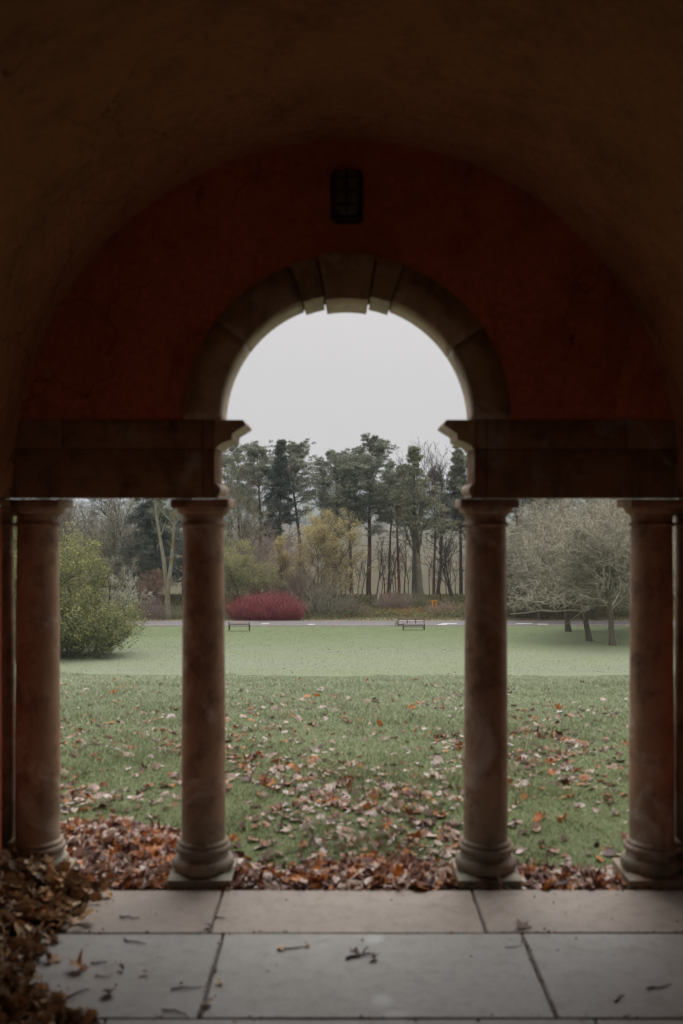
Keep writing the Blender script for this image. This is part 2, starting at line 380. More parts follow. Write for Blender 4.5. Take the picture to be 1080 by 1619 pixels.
# kerb of the road, built as an edging on both sides
kb = MB()
for yy in (72.45, 77.4):
    kb.box((-260, yy, float(gz(yy)) - .2), (260, yy + .15, float(gz(yy)) + .09))
kb.build('kerb', M['threshold'], road)
field = grid('field', np.linspace(-1500, 1500, 60), np.concatenate([np.linspace(120, 200, 10), np.linspace(230, 1100, 24)]),
             lambda x, y: np.interp(y, [120, 130, 170, 700, 1100], [-10.0, -10.1, -10.9, -12.4, -13.5]) + np.clip((y - 300) / 600, 0, 1) * 1.2 * wob(x, y, .01), M['field'])
props(field, 'brown and green farmland beyond the trees')
rng = np.random.default_rng(5)
hz_ = lambda x, y: -14 + np.clip((y - 1050) / 1500, 0, 1) ** .8 * (46 + 16 * np.sin(x * .0021 + 1) + 9 * np.sin(x * .006 + 2) + 4 * np.sin(x * .017))
hills = grid('hills', np.linspace(-3200, 3200, 200), np.linspace(1050, 3000, 24), hz_, M['hill'])
props(hills, 'low blue hills on the horizon')
# hedges far away on the field (reads as one mass of little trees)
hb = MB()
for (Y0, n, h) in ((520, 420, 4), (760, 500, 5), (1040, 700, 8), (1500, 500, 10), (2100, 600, 12)):
    x = rng.uniform(-Y0 * .5, Y0 * .5, n); y = Y0 + rng.uniform(-12, 12, n) + 20 * np.sin(x * .01)
    hh = h * rng.uniform(.4, 1.1, n) * (np.sin(x * .013 + Y0) * .5 + .75)
    zb = np.interp(Y0, [520, 1040], [-12, -13.5]) if Y0 < 1050 else hz_(x, y)
    for k in range(3):
        a = k * pi / 3; r = hh * .6
        c = np.stack([x, y, zb + 0 * x], -1)
        d = np.stack([np.cos(a) * r, np.sin(a) * r, 0 * r], -1)
        up = np.stack([0 * x, 0 * x, hh], -1)
        v = np.stack([c - d * .7, c + d * .7, c + d + up * .6, c + up, c - d + up * .6], 1).reshape(-1, 3)
        i = np.arange(n)[:, None] * 5
        hb.add(v, np.concatenate([i, i + 1, i + 2, i + 4], 1)); hb.add(v, None, np.concatenate([i + 4, i + 2, i + 3], 1))
props(hb.build('hedgerows', M['olive_needle']), 'distant hedgerows and woods across the farmland', kind='stuff')

# ---------------------------------------------------------------- floor of the arcade
D0, D1 = 4.59, 4.887
floor = empty('floor', (0, 0, 0), 'paved stone floor of the arcade', kind='structure')
def slab(x0, x1, y0, y1, mat, name='slab', top=0.0):
    r = np.random.default_rng(int(abs(x0 * 97 + y0 * 31) * 10) + 3)
    n = 14
    mb = MB(); g = .0045
    # chipped outline
    top_pts = []
    def edge(p, q):
        for k in range(n):
            t = k / n; top_pts.append((p[0] + (q[0] - p[0]) * t, p[1] + (q[1] - p[1]) * t))
    a, b, c, d = (x0 + g, y0 + g), (x1 - g, y0 + g), (x1 - g, y1 - g), (x0 + g, y1 - g)
    edge(a, b); edge(b, c); edge(c, d); edge(d, a)
    P = np.array(top_pts); cen = P.mean(0)
    P = P + (cen - P) * (r.random((len(P), 1)) ** 4 * .006)
    m_ = len(P)
    zt = top + r.uniform(-.0015, .0015)
    inn = P + (cen - P) / np.linalg.norm(cen - P, axis=1)[:, None] * .006
    v = np.concatenate([np.c_[P, np.full(m_, top - .06)], np.c_[P, np.full(m_, zt - .004)], np.c_[inn, np.full(m_, zt)], [[*cen, zt]]])
    i = np.arange(m_); j = (i + 1) % m_
    q = np.concatenate([np.stack([i, j, j + m_, i + m_], 1), np.stack([i + m_, j + m_, j + 2 * m_, i + 2 * m_], 1)])
    mb.add(v, q); mb.add(v, None, np.stack([i + 2 * m_, j + 2 * m_, np.full(m_, 3 * m_)], 1))
    return mb.build(name, mat, floor)
rows = [(4.11, 4.58, [-2.3, -1.38, -.56, .586, 1.9, 2.3], 'threshold'),
        (3.42, 4.11, [-2.3, -1.72, -.50, .73, 1.95, 2.3], 'slab')]
y = 3.42; k = 0
while y > -3.6:
    y2 = y - (.62, .70, .66)[k % 3]
    offs = [(-2.3, -1.9, -.82, .36 + .5, 1.7, 2.3), (-2.3, -1.3, -.1, .9, 2.3), (-2.3, -1.65, -.5, .6, 1.5, 2.3)][k % 3]
    rows.append((y2, y, list(offs), 'slab')); y = y2; k += 1
for (y0, y1, xs_, mt) in rows:
    for a, b in zip(xs_[:-1], xs_[1:]): slab(a, b, y0, y1, M[mt], 'threshold_slab' if mt == 'threshold' else 'slab')
# sunken stylobate stones below the columns, a hand lower than the floor
for a, b in ((-2.3, -1.0), (-1.0, .1), (.1, 1.15), (1.15, 2.3)):
    slab(a, b, 4.585, 4.93, M['threshold'], 'footing_stone', -.032)
mb = MB(); mb.box((-2.3, y, -.12), (2.3, 4.92, -.035)); mb.build('bedding', M['mortar'], floor)

# ---------------------------------------------------------------- the loggia
log = empty('loggia', (0, D0, 0), 'arcaded stone loggia with red plaster wall, round arch and slender columns', 'building')
def lb(mb, name, mat, parent=log, **k):      # build with world coordinates under the loggia
    o = mb.build(name, mat, parent, **k)
    return o
log.location = (0, 0, 0)
CX, CZ = (548.5 - 545) / 343, 2.164          # centre of the arch
RI, RO = .590, .757
VX, VZ, VR = .008, 1.925, 1.530               # centre and radius of the vault

def make_column(cx, half=False):
    cy = 4.74
    shaft = []
    zs = np.linspace(.185, 1.672, 26)
    for z in zs:
        t = (z - .185) / 1.487
        r = .1035 - .0085 * max(0, t - .25) ** 1.3 / .75 ** 1.3 * 1.0
        shaft.append((r, z))
    prof = [(.119, .168), (.118, .176)] + [(.1035 + .013 * (1 - i / 4) ** 2, .176 + .012 * i / 4 + .004) for i in range(5)] + shaft[2:] + [(.096, 1.676), (.1, 1.682)]
    v, q = lathe(prof, 64, cx, cy); mb = MB(); mb.add(v, q)
    c = mb.build('column', M['column_stone'], log, smooth=True)
    # base: torus, scotia, ring
    pr = [(.112, .040)]
    for a in np.linspace(-90, 90, 9): pr.append((.122 + .024 * cos(radians(a)), .074 + .032 * sin(radians(a))))
    pr += [(.120, .107), (.120, .116), (.113, .122), (.113, .128)]
    for a in np.linspace(-90, 90, 7): pr.append((.1175 + .0125 * cos(radians(a)), .146 + .017 * sin(radians(a))))
    pr += [(.116, .165), (.10, .1675)]
    v, q = lathe(pr, 64, cx, cy); mb = MB(); mb.add(v, q); mb.build('base_moulding', M['column_stone'], c, smooth=True)
    if half: pass
    # plinth, with worn sloping top
    w_ = .1485; mb = MB()
    for (h0, h1, z0, z1) in ((w_, w_, -.03, .036), (w_, .118, .036, .050)):
        v = [(cx - h0, cy - h0, z0), (cx + h0, cy - h0, z0), (cx + h0, cy + h0, z0), (cx - h0, cy + h0, z0),
             (cx - h1, cy - h1, z1), (cx + h1, cy - h1, z1), (cx + h1, cy + h1, z1), (cx - h1, cy + h1, z1)]
        mb.add(v, [(0, 1, 5, 4), (1, 2, 6, 5), (2, 3, 7, 6), (3, 0, 4, 7)] + ([(4, 5, 6, 7)] if h1 < w_ else []))
    if not half: mb.build('plinth', M['column_stone'], c, bevel=.011)
    # capital: astragal, neck, echinus
    pr = [(.097, 1.668)]
    for a in np.linspace(-90, 90, 7): pr.append((.099 + .010 * cos(radians(a)), 1.678 + .009 * sin(radians(a))))
    pr += [(.097, 1.688), (.097, 1.716), (.104, 1.719), (.104, 1.726)]
    for a in np.linspace(0, 80, 8): pr.append((.104 + .024 * sin(radians(a)), 1.726 + .030 * (1 - cos(radians(a)))))
    pr += [(.128, 1.7565)]
    v, q = lathe(pr, 64, cx, cy); mb = MB(); mb.add(v, q); mb.build('capital', M['column_stone'], c, smooth=True)
    mb = MB(); h = .1335
    mb.box((cx - h, cy - h, 1.756), (cx + h, cy + h, 1.797))
    if not half: mb.build('abacus', M['column_stone'], c, bevel=.004)
    return c
for cx in (-1.461, -.672, .672, 1.461): make_column(cx)
for cx in (-1.677, 1.677):
    c = make_column(cx, True)
# lintels: blocks in two courses, mortar core behind the joints
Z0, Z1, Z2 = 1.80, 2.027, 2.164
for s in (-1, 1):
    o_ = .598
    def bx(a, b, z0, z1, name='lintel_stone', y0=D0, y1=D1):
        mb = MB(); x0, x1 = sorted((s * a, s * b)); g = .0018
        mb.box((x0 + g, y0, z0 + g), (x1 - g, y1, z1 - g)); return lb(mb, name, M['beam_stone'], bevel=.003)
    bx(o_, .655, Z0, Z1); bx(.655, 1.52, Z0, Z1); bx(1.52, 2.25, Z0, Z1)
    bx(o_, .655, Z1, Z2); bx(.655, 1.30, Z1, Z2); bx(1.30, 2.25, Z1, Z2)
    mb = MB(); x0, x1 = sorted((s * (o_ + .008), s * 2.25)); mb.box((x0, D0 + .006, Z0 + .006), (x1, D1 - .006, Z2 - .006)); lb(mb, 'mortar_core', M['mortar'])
    # impost cornice and architrave bead on the reveal: profile extruded through the wall
    prof = [(o_ + .001, 2.162), (.470, 2.162), (.462, 2.152), (.457, 2.138), (.517, 2.100), (.519, 2.090), (.521, 2.070), (.536, 2.066), (.552, 2.060), (.570, 2.052), (.586, 2.040), (.592, 2.030), (o_ + .001, 2.027)]
    bead = [(o_ + .001, 1.868), (.588, 1.866)] + [(.590 - .017 * cos(radians(a)), 1.838 + .024 * sin(radians(a))) for a in np.linspace(80, -80, 7)] + [(.590, 1.812), (.584, 1.810), (.584, 1.8015), (o_ + .001, 1.8015)]
    for pf, nm in ((prof, 'impost_cornice'), (bead, 'architrave_bead')):
        n = len(pf); mb = MB()
        v = [(s * x, D0 + .001, z) for x, z in pf] + [(s * x, D1 + .02, z) for x, z in pf]
        i = np.arange(n); j = (i + 1) % n
        mb.add(v, np.stack([i, j, j + n, i + n], 1))
        cen = (s * (o_ - .012), z_c := (2.10 if nm == 'impost_cornice' else 1.838))
        v2 = [(s * x, D0 + .001, z) for x, z in pf] + [(cen[0], D0 + .001, cen[1])]
        mb.add(v2, None, np.stack([i, j, np.full(n, n)], 1))
        v3 = [(a, D1 + .02, c) for a, b, c in v2]; mb.add(v3, None, np.stack([j, i, np.full(n, n)], 1))
        lb(mb, nm, M['arch_stone'])

def arc_block(a0, a1, ri, ro, y0, y1, gap=.0025, n=None):
    n = n or max(3, int(abs(a1 - a0) / 3)); r0 = gap / ri
    t = np.linspace(radians(a0) + r0, radians(a1) - r0, n)
    rows_ = []
    for (r, yy) in ((ri, y0), (ro, y0), (ro, y1), (ri, y1)):
        rows_.append(np.stack([CX + r * np.cos(t), np.full(n, yy), CZ + r * np.sin(t)], -1))
    v = np.concatenate(rows_); q = []
    for k in range(4):
        for i in range(n - 1): q.append((k * n + i, k * n + i + 1, ((k + 1) % 4) * n + i + 1, ((k + 1) % 4) * n + i))
    q += [(0, n, 2 * n, 3 * n), (n - 1, 4 * n - 1, 3 * n - 1, 2 * n - 1)]
    mb = MB(); mb.add(v, q); return mb
# voussoirs: springing stones, haunches, key group (degrees from the right springing)
for (a0, a1) in ((0, 34), (34, 69.3), (110.7, 143), (143, 180)):
    lb(arc_block(a0, a1, RI, RO, D0, D1, .0012), 'voussoir', M['arch_stone'])
lb(arc_block(69.5, 79.5, RI - .016, RO + .004, D0 - .012, D1 + .01, .003), 'keystone_flank', M['arch_stone'], bevel=.004)
lb(arc_block(100.5, 110.5, RI - .016, RO + .004, D0 - .012, D1 + .01, .003), 'keystone_flank', M['arch_stone'], bevel=.004)
lb(arc_block(79.7, 100.3, RI - .037, RO + .010, D0 - .024, D1 + .02, .003), 'keystone', M['arch_stone'], bevel=.005)
lb(arc_block(.2, 179.8, RI + .008, RO + .01, D0 + .006, D1 - .006, 0, 60), 'mortar_core', M['mortar'])

# tympanum wall between arch ring and vault, flat sheet with thickness
n = 73; t = np.linspace(0, pi, n); R1 = RO - .012
inner = np.stack([CX + R1 * np.cos(t), CZ + R1 * np.sin(t)], -1)
outer_ = []
for a in t:                                # ray from the arch centre to a box outline
    d = np.array([cos(a), sin(a)]); hx, hz_t = 2.25, 1.75
    s_ = min(hx / max(abs(d[0]), 1e-6), hz_t / max(abs(d[1]), 1e-6)); outer_.append((CX + d[0] * s_, CZ + d[1] * s_))
outer_ = np.array(outer_)
v = []; K = 10
for k in range(K + 1):
    p = inner + (outer_ - inner) * k / K
    v.append(np.stack([p[:, 0], np.full(n, D0 + .004), p[:, 1] + (0.001 if k else 0)], -1))
v = np.concatenate(v); i = np.arange(K)[:, None] * n; j = np.arange(n - 1)[None]
q = np.stack([i + j, i + n + j, i + n + j + 1, i + j + 1], -1).reshape(-1, 4)
mb = MB(); mb.add(v, q); v2 = v.copy(); v2[:, 1] = D1 - .004; mb.add(v2, q[:, ::-1])
lb(mb, 'front_wall', M['red_plaster'])
# barrel vault (inner face) down to the impost, back to the rear wall
YB = -2.6
th = np.linspace(0, pi, 65)
arc = [(VX + VR * cos(a), VZ + VR * sin(a)) for a in th]
arc = [(VX + VR + .022, 1.80)] + [(VX + VR + .010, 1.86)] + arc + [(VX - VR - .010, 1.86), (VX - VR - .022, 1.80)]
arc = np.array(arc); m_ = len(arc); ysv = np.linspace(YB, D0 + .02, 24)
v = np.concatenate([np.stack([arc[:, 0], np.full(m_, yy), arc[:, 1]], -1) for yy in ysv])
i = np.arange(len(ysv) - 1)[:, None] * m_; j = np.arange(m_ - 1)[None]
q = np.stack([i + j, i + j + 1, i + m_ + j + 1, i + m_ + j], -1).reshape(-1, 4)
mb = MB(); mb.add(v, q); lb(mb, 'vault', M['ochre_plaster'], smooth=True)
# unseen slab added above the vault to block light; walls, rear wall
mb = MB(); mb.box((-2.3, YB - .3, 3.95), (2.3, D1 + .08, 4.15)); lb(mb, 'roof_light_block', M['beam_stone'])
for s in (-1, 1):
    x0, x1 = sorted((s * 1.548, s * 1.9))
    mb = MB(); mb.box((x0, YB, -.02), (x1, 4.50, 1.762)); lb(mb, 'side_wall', M['red_plaster'], bevel=.01)
    x0, x1 = sorted((s * 1.538, s * 1.9))
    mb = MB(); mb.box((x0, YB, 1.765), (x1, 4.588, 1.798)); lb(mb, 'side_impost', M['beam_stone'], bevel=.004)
    x0, x1 = sorted((s * 1.536, s * 1.9))
    mb = MB(); mb.box((x0, YB, -.01), (x1, 4.515, .16)); lb(mb, 'skirting_stone', M['column_stone'], bevel=.006)
    x0, x1 = sorted((s * 1.905, s * 2.25))
    mb = MB(); mb.box((x0, YB, -.1), (x1, D1 - .01, 3.95)); lb(mb, 'outer_wall', M['beam_stone'])
for a, b, z0, z1 in ((-2.25, -.8, -.1, 3.95), (.8, 2.25, -.1, 3.95), (-.8, .8, 2.15, 3.95)):   # unseen rear wall; doorway added and sized to let light in
    mb = MB(); mb.box((a, YB - .25, z0), (b, YB, z1)); lb(mb, 'rear_wall', M['red_plaster'])

# bulkhead lamp above the keystone
lamp = empty('wall_lamp', (.010, D0, 3.19), 'dark unlit bulkhead lamp on the red wall above the keystone', 'lamp')
def rbox(wx, wz, y0, y1, r, n=5):
    pts = []
    for (sx, sz, a0) in ((1, 1, 0), (-1, 1, 90), (-1, -1, 180), (1, -1, 270)):
        for k in range(n):
            a = radians(a0 + 90 * k / (n - 1)); pts.append((sx * (wx / 2 - r) + r * cos(a), sz * (wz / 2 - r) + r * sin(a)))
    m = len(pts); cap = .8
    v = [(x, y1, z) for x, z in pts] + [(x, y0 + .02, z) for x, z in pts] + [(x * cap, y0, z * .92) for x, z in pts] + [(0, y0, 0)]
    i = np.arange(m); j = (i + 1) % m; mb = MB()
    mb.add(v, np.concatenate([np.stack([i, j, j + m, i + m], 1), np.stack([i + m, j + m, j + 2 * m, i + 2 * m], 1)]))
    mb.add(v, None, np.stack([i + 2 * m, j + 2 * m, np.full(m, 3 * m)], 1)); return mb
rbox(.152, .250, -.022, .004, .035).build('back_plate', M['metal_dark'], lamp)
glass = Mat('lamp_glass', .25, .5).color((.10, .10, .09)).m
rbox(.112, .200, -.085, -.018, .035).build('lens', glass, lamp, smooth=True)
for z in (-.06, 0, .06):
    mb = MB(); mb.box((-.062, -.094, z - .004), (.062, -.086, z + .004)); mb.build('guard_bar', M['metal_dark'], lamp)
mb = MB(); mb.box((-.004, -.098, -.105), (.004, -.0945, .105)); mb.build('guard_bar', M['metal_dark'], lamp)
mb = MB(); mb.box((-.06, -.06, -.118), (.06, -.02, -.104)); mb.build('lower_rim', M['metal_dark'], lamp, bevel=.004)

# ---------------------------------------------------------------- leaves
def leaf_shape(rng, curl, kind):
    """a maple- or oval-like leaf as centre + outline, about 1 unit long; returns verts and tris"""
    if kind == 0:      # lobed
        ang = np.radians([-90, -62, -38, -20, 2, 22, 44, 66, 90, 114, 136, 158, 178, 200, 218, 242])
        rad = np.array([.12, .42, .30, .50, .34, .56, .33, .40, .62, .40, .33, .56, .34, .50, .30, .42]) * rng.uniform(.9, 1.1, 16)
    elif kind == 1:    # oval, pointed
        ang = np.radians(np.linspace(-90, 240, 12)); rad = np.array([.5, .40, .33, .30, .34, .46, .55, .46, .34, .30, .33, .40])
        rad = rad * rng.uniform(.93, 1.07, 12)
    else:              # broad
        ang = np.radians(np.linspace(-90, 238, 11)); rad = np.array([.30, .42, .46, .44, .45, .50, .56, .48, .44, .46, .42]) * rng.uniform(.88, 1.1, 11)
    x = rad * np.cos(ang); y = rad * np.sin(ang)
    def bend(x, y):
        z = curl * (1.1 * x * x + .7 * y * y) + curl * .5 * x * y + .12 * curl * np.sin(7 * x + 3) + .10 * curl * np.sin(9 * y)
        return z
    ring2 = np.stack([x * .55, y * .55, bend(x * .55, y * .55) - .02], -1)
    ring = np.stack([x, y, bend(x, y) + rng.uniform(-.06, .06, len(x)) * (abs(curl) + .3)], -1)
    n = len(x); v = np.concatenate([[[0, 0, bend(0, 0) - .03]], ring2, ring])
    i = np.arange(n); j = (i + 1) % n
    t = np.concatenate([np.stack([np.zeros(n, int), 1 + i, 1 + j], 1), np.stack([1 + i, 1 + n + i, 1 + n + j], 1), np.stack([1 + i, 1 + n + j, 1 + j], 1)])
    # stalk
    s = np.array([[-.02, -.12, v[0, 2]], [.02, -.12, v[0, 2]], [.03 * curl + .01, -.75, curl * .35]]); t = np.concatenate([t, [[len(v), len(v) + 1, len(v) + 2]]]); v = np.concatenate([v, s])
    return v, t
rng = np.random.default_rng(11)
SHAPES = [leaf_shape(rng, c, k) for c, k in ((.3, 0), (.7, 0), (-.4, 0), (1.1, 1), (.6, 1), (-.8, 1), (.9, 2), (-.5, 2), (1.3, 0), (.15, 2))]
def eul(rx, ry, rz):
    cx, sx, cy, sy, cz, sz = np.cos(rx), np.sin(rx), np.cos(ry), np.sin(ry), np.cos(rz), np.sin(rz)
    R = np.empty((len(rx), 3, 3))
    R[:, 0, 0] = cz * cy; R[:, 0, 1] = cz * sy * sx - sz * cx; R[:, 0, 2] = cz * sy * cx + sz * sx
    R[:, 1, 0] = sz * cy; R[:, 1, 1] = sz * sy * sx + cz * cx; R[:, 1, 2] = sz * sy * cx - cz * sx
    R[:, 2, 0] = -sy; R[:, 2, 1] = cy * sx; R[:, 2, 2] = cy * cx
    return R
def scatter(mb, P, S, E, which, tint):
    for k, (v, t) in enumerate(SHAPES):
        s = np.where(which == k)[0]
        if not len(s): continue
        R = eul(E[s, 0], E[s, 1], E[s, 2])
        V = np.einsum('nij,vj->nvi', R, v) * S[s, None, None] + P[s, None]
        T = t[None] + (np.arange(len(s)) * len(v))[:, None, None]
        mb.add(V, None, T, np.repeat(tint[s], len(t)))

def norm(v): return v / (np.linalg.norm(v, axis=-1, keepdims=True) + 1e-9)
def leafquads(mb, rng, C, size, tint, flat=0):
    n = len(C); a = norm(rng.normal(0, 1, (n, 3)) * np.array([1, 1, 1 - flat])); b = norm(np.cross(a, rng.normal(0, 1, (n, 3))))
    s = size[:, None]
    v = np.stack([C - a * s, C + b * s * .5, C + a * s, C - b * s * .5], 1)
    mb.add(v, np.arange(4 * n).reshape(-1, 4), None, tint)

# --- outdoor leaves
def pile_edge(x):      # how far (Y) the dense bed reaches
    return np.interp(x, [-2.4, -1.5, -.8, -.55, .1, .55, .8, 1.4, 2.4], [5.75, 5.70, 5.52, 4.98, 5.12, 5.10, 4.98, 5.02, 5.05]) + .05 * np.sin(x * 9) + .03 * np.sin(x * 23)
def bed_h(x, y):
    e = pile_edge(x); t = np.clip((e - y) / .35, 0, 1)
    return gz(y) + t * t * (3 - 2 * t) * (.07 + .018 * wob(x, y, 9)) 
N = 9500
x = rng.uniform(-3, 3, N); y = 4.595 + rng.random(N) ** 1.0 * 1.2
keep = (y < pile_edge(x) + rng.normal(0, .04, N)) ; x, y = x[keep], y[keep]
z = bed_h(x, y) + rng.uniform(.002, .022, len(x))
Pd = np.stack([x, y, z], -1)
# scattered over the near lawn, thinning with distance, in drifts
N = 34000
x = rng.uniform(-5.5, 5.5, N); y = rng.uniform(4.9, 12.2, N)
drift = .5 + .5 * np.sin(x * 1.9 + 1.4 * np.sin(y * .9 + .7) + .6) * np.sin(y * 1.25 + 1.2 * np.sin(x * .8))
dens = np.interp(y, [4.9, 5.6, 6.6, 8, 9.5, 11, 12.2], [.34, .28, .19, .085, .036, .014, .007]) * (.25 + 1.5 * drift)
dens *= 1 + 1.6 * np.exp(-((x - .25) / .45) ** 2) * (y < 6.6) + 1.1 * np.exp(-((x + 1.9) / .6) ** 2) * (y < 8.5)
dens *= np.where((x > .75) & (x < 1.9) & (y < 6.6), .45, 1) * np.where((x < -.55) & (x > -1.1) & (y > 5.5) & (y < 6.6), .6, 1)
dens *= 2.0 * np.clip((y - 4.2) / 2.4, 0, 1.6)
dens *= np.where(wob(x + 3, y, 4.3) > -.1, 1.35, .5)
keep = rng.random(N) < dens; x, y = x[keep], y[keep]
z = lawn_z(x, y) + rng.uniform(.002, .020, len(x))
Ps = np.stack([x, y, z], -1)
n1, n2 = len(Pd), len(Ps)
N = 450; yf = 39 + rng.random(N) ** 1.5 * 32; xf = rng.uniform(-.42, .42, N) * yf; Pf = np.stack([xf, yf, lawn_z(xf, yf) + .03], -1)
mb = MB(); leafquads(mb, rng, Pf, rng.uniform(.02, .06, N), rng.random(N), .6)
props(mb.build('distant_leaves', M['lawn_leaf_dimmed']), 'specks of fallen leaves on the lower lawn', kind='stuff')
mb = MB()
scatter(mb, Pd, rng.uniform(.045, .09, n1), np.stack([rng.normal(0, .45, n1), rng.normal(0, .45, n1), rng.uniform(0, 6.28, n1)], -1), rng.integers(0, 10, n1), np.clip(rng.choice([.05, .15, .25, .4, .55, .7, .85], n1, p=[.13, .16, .13, .15, .12, .17, .14]) + rng.normal(0, .05, n1), 0, 1))
props(mb.build('leaf_bed', M['bed_leaf']), 'thick bed of brown, orange and pinkish fallen leaves just outside the columns', kind='stuff')
mb = MB()
scatter(mb, Ps, np.clip(rng.lognormal(-2.98, .36, n2), .022, .10), np.stack([rng.normal(0, .38, n2), rng.normal(0, .38, n2), rng.uniform(0, 6.28, n2)], -1), rng.integers(0, 10, n2), np.clip(rng.choice([.1, .25, .4, .55, .72, .88, .97], n2, p=[.15, .15, .10, .17, .22, .16, .05]) + rng.normal(0, .05, n2), 0, 1))
props(mb.build('scattered_leaves', M['lawn_leaf_dimmed']), 'loose fallen leaves scattered in drifts over the near lawn', kind='stuff')
# litter mound below the bed
xs = np.linspace(-3, 3, 120); ys = np.linspace(4.585, 5.8, 30)
o = grid('litter_bed', xs, ys, lambda x, y: bed_h(x, y) - .004 - .03 * (y > pile_edge(x)), M['litter_wet'], kind='stuff')
props(o, 'damp leaf litter under the fallen leaves outside the columns')

# --- grass blades of the near lawn
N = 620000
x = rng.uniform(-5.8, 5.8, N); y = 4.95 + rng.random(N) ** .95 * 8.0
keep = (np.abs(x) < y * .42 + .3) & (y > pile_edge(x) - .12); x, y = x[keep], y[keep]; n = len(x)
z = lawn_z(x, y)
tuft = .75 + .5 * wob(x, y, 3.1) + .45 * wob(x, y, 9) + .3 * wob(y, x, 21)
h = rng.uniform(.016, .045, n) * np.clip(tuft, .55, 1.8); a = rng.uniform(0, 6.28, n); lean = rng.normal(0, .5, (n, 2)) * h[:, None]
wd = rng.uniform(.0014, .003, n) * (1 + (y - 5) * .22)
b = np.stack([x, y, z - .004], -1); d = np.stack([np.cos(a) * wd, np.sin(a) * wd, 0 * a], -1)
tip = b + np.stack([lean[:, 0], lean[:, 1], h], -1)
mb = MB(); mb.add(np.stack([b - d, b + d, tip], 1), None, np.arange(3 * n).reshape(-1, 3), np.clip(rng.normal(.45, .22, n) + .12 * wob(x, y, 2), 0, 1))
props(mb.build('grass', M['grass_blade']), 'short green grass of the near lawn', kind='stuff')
# coarse tussocks on the lower lawn
N = 160000
y = 39 + rng.random(N) * 33; x = rng.uniform(-.45, .45, N) * y
z = lawn_z(x, y); h = rng.uniform(.01, .045, N); a = rng.uniform(0, 6.28, N); wd = rng.uniform(.008, .02, N)
b = np.stack([x, y, z - .01], -1); d = np.stack([np.cos(a) * wd, np.sin(a) * wd, 0 * a], -1)
tip = b + np.stack([rng.normal(0, .03, N), rng.normal(0, .03, N), h], -1)
mb = MB(); mb.add(np.stack([b - d, b + d, tip], 1), None, np.arange(3 * N).reshape(-1, 3), np.clip(.5 + rng.normal(0, .25, N) + .22 * wob(x, y * .4, 1.1) + .15 * wob(x, y, .35), 0, 1))
m = Mat('lower_grass', .8, .1); c = m.mix(m.range(m.sepz()[1], 46, 66, 0, .8), m.ramp(m.attr(), [(0, (.135, .155, .10)), (1, (.29, .315, .235))]), m.ramp(m.attr(), [(0, (.11, .14, .072)), (1, (.21, .245, .14))])); m.color(c)
props(mb.build('lower_grass', m.m), 'pale grass of the lower lawn', kind='stuff')

# --- indoor heap of dry leaves along the left wall
def heap_edge(y): return np.interp(y, [2.6, 3.2, 3.42, 3.55, 3.66, 3.9, 4.11, 4.25, 4.41, 4.58], [-.80, -.88, -.95, -1.07, -1.17, -1.20, -1.22, -1.19, -1.13, -1.20])
def heap_h(x, y):
    e = heap_edge(y) + .03 * np.sin(y * 17) + .03 * np.sin(y * 41 + 1); t = np.clip((e - x - .02) / .5, 0, 1)
    back = np.clip((4.68 - y) / .08, 0, 1)
    return (t ** .8) * (.13 + .05 * np.sin(y * 3 + .5) + .015 * wob(x, y, 14)) * (.35 + .65 * back)
xs = np.linspace(-1.60, -.66, 50); ys = np.linspace(1.9, 4.66, 90)
o = grid('litter_heap', xs, ys, lambda x, y: heap_h(x, y) - .014, M['litter'], kind='stuff')
props(o, 'crumbled dark leaf litter at the core of the heap inside on the left')
N = 5200
x = rng.uniform(-1.575, -.60, N); y = rng.uniform(1.9, 4.62, N)
e = heap_edge(y) + .03 * np.sin(y * 17) + .03 * np.sin(y * 41 + 1)
keep = (x < e + rng.normal(0, .035, N) + (rng.random(N) < .02) * .12); x, y = x[keep], y[keep]
n = len(x)
z = heap_h(x, y) + rng.random(n) ** 1.5 * .035 + .008
P = np.stack([x, y, z], -1); S = rng.uniform(.045, .085, n)
E = np.stack([rng.normal(0, .75, n), rng.normal(0, .75, n), rng.uniform(0, 6.28, n)], -1); W = rng.integers(0, 10, n)
T = np.clip(rng.random(n), 0, 1)
# the ones that show largest: on top of the heap, in frame, nearest
u = 545 + P[:, 0] / P[:, 1] * F; vv = 805 + (EYE - P[:, 2]) / P[:, 1] * F
top = (P[:, 2] - heap_h(P[:, 0], P[:, 1])) > .021
cand = np.where((u > -5) & (vv < 1625) & top)[0]
order = cand[np.argsort(P[cand, 1] - S[cand] * 12)][:288]
single = np.zeros(n, bool); single[order] = True
mb = MB(); r_ = ~single; scatter(mb, P[r_], S[r_], E[r_], W[r_], T[r_])
props(mb.build('dry_leaf_heap', M['dry_leaf']), 'rest of the curled brown leaves heaped against the left wall', kind='stuff')
LM = []
for k, (v, t) in enumerate(SHAPES):
    mb = MB(); mb.add(v, None, t); me = mb.mesh('dry_leaf'); me.materials.append(M['dry_leaf_single']); LM.append(me)
for i in order:
    o = bpy.data.objects.new('dry_leaf', LM[W[i]]); COL.objects.link(o)
    o.location = P[i]; o.rotation_euler = E[i]; s = float(S[i]); o.scale = (s, s, s)
    props(o, 'curled dry brown leaf lying on top of the heap inside the arcade at the left', 'leaf', 'dry leaves on top of the indoor heap')
def floor_leaf(px, py, size, k, rz, label, name='fallen_leaf', rx=.15):
    Y = EYE * F / (py - 805); o = bpy.data.objects.new(name, LM[k]); COL.objects.link(o)
    o.location = (X(px, Y), Y, .012); o.scale = (size,) * 3; o.rotation_euler = (rx, .1, rz); props(o, label, 'leaf'); return o
floor_leaf(826, 1468, .075, 0, .4, 'flat tan lobed leaf lying on the joint near the right end of the floor')
floor_leaf(125, 1535, .085, 8, 1.4, 'dark crumpled leaf on the paving just right of the leaf heap')
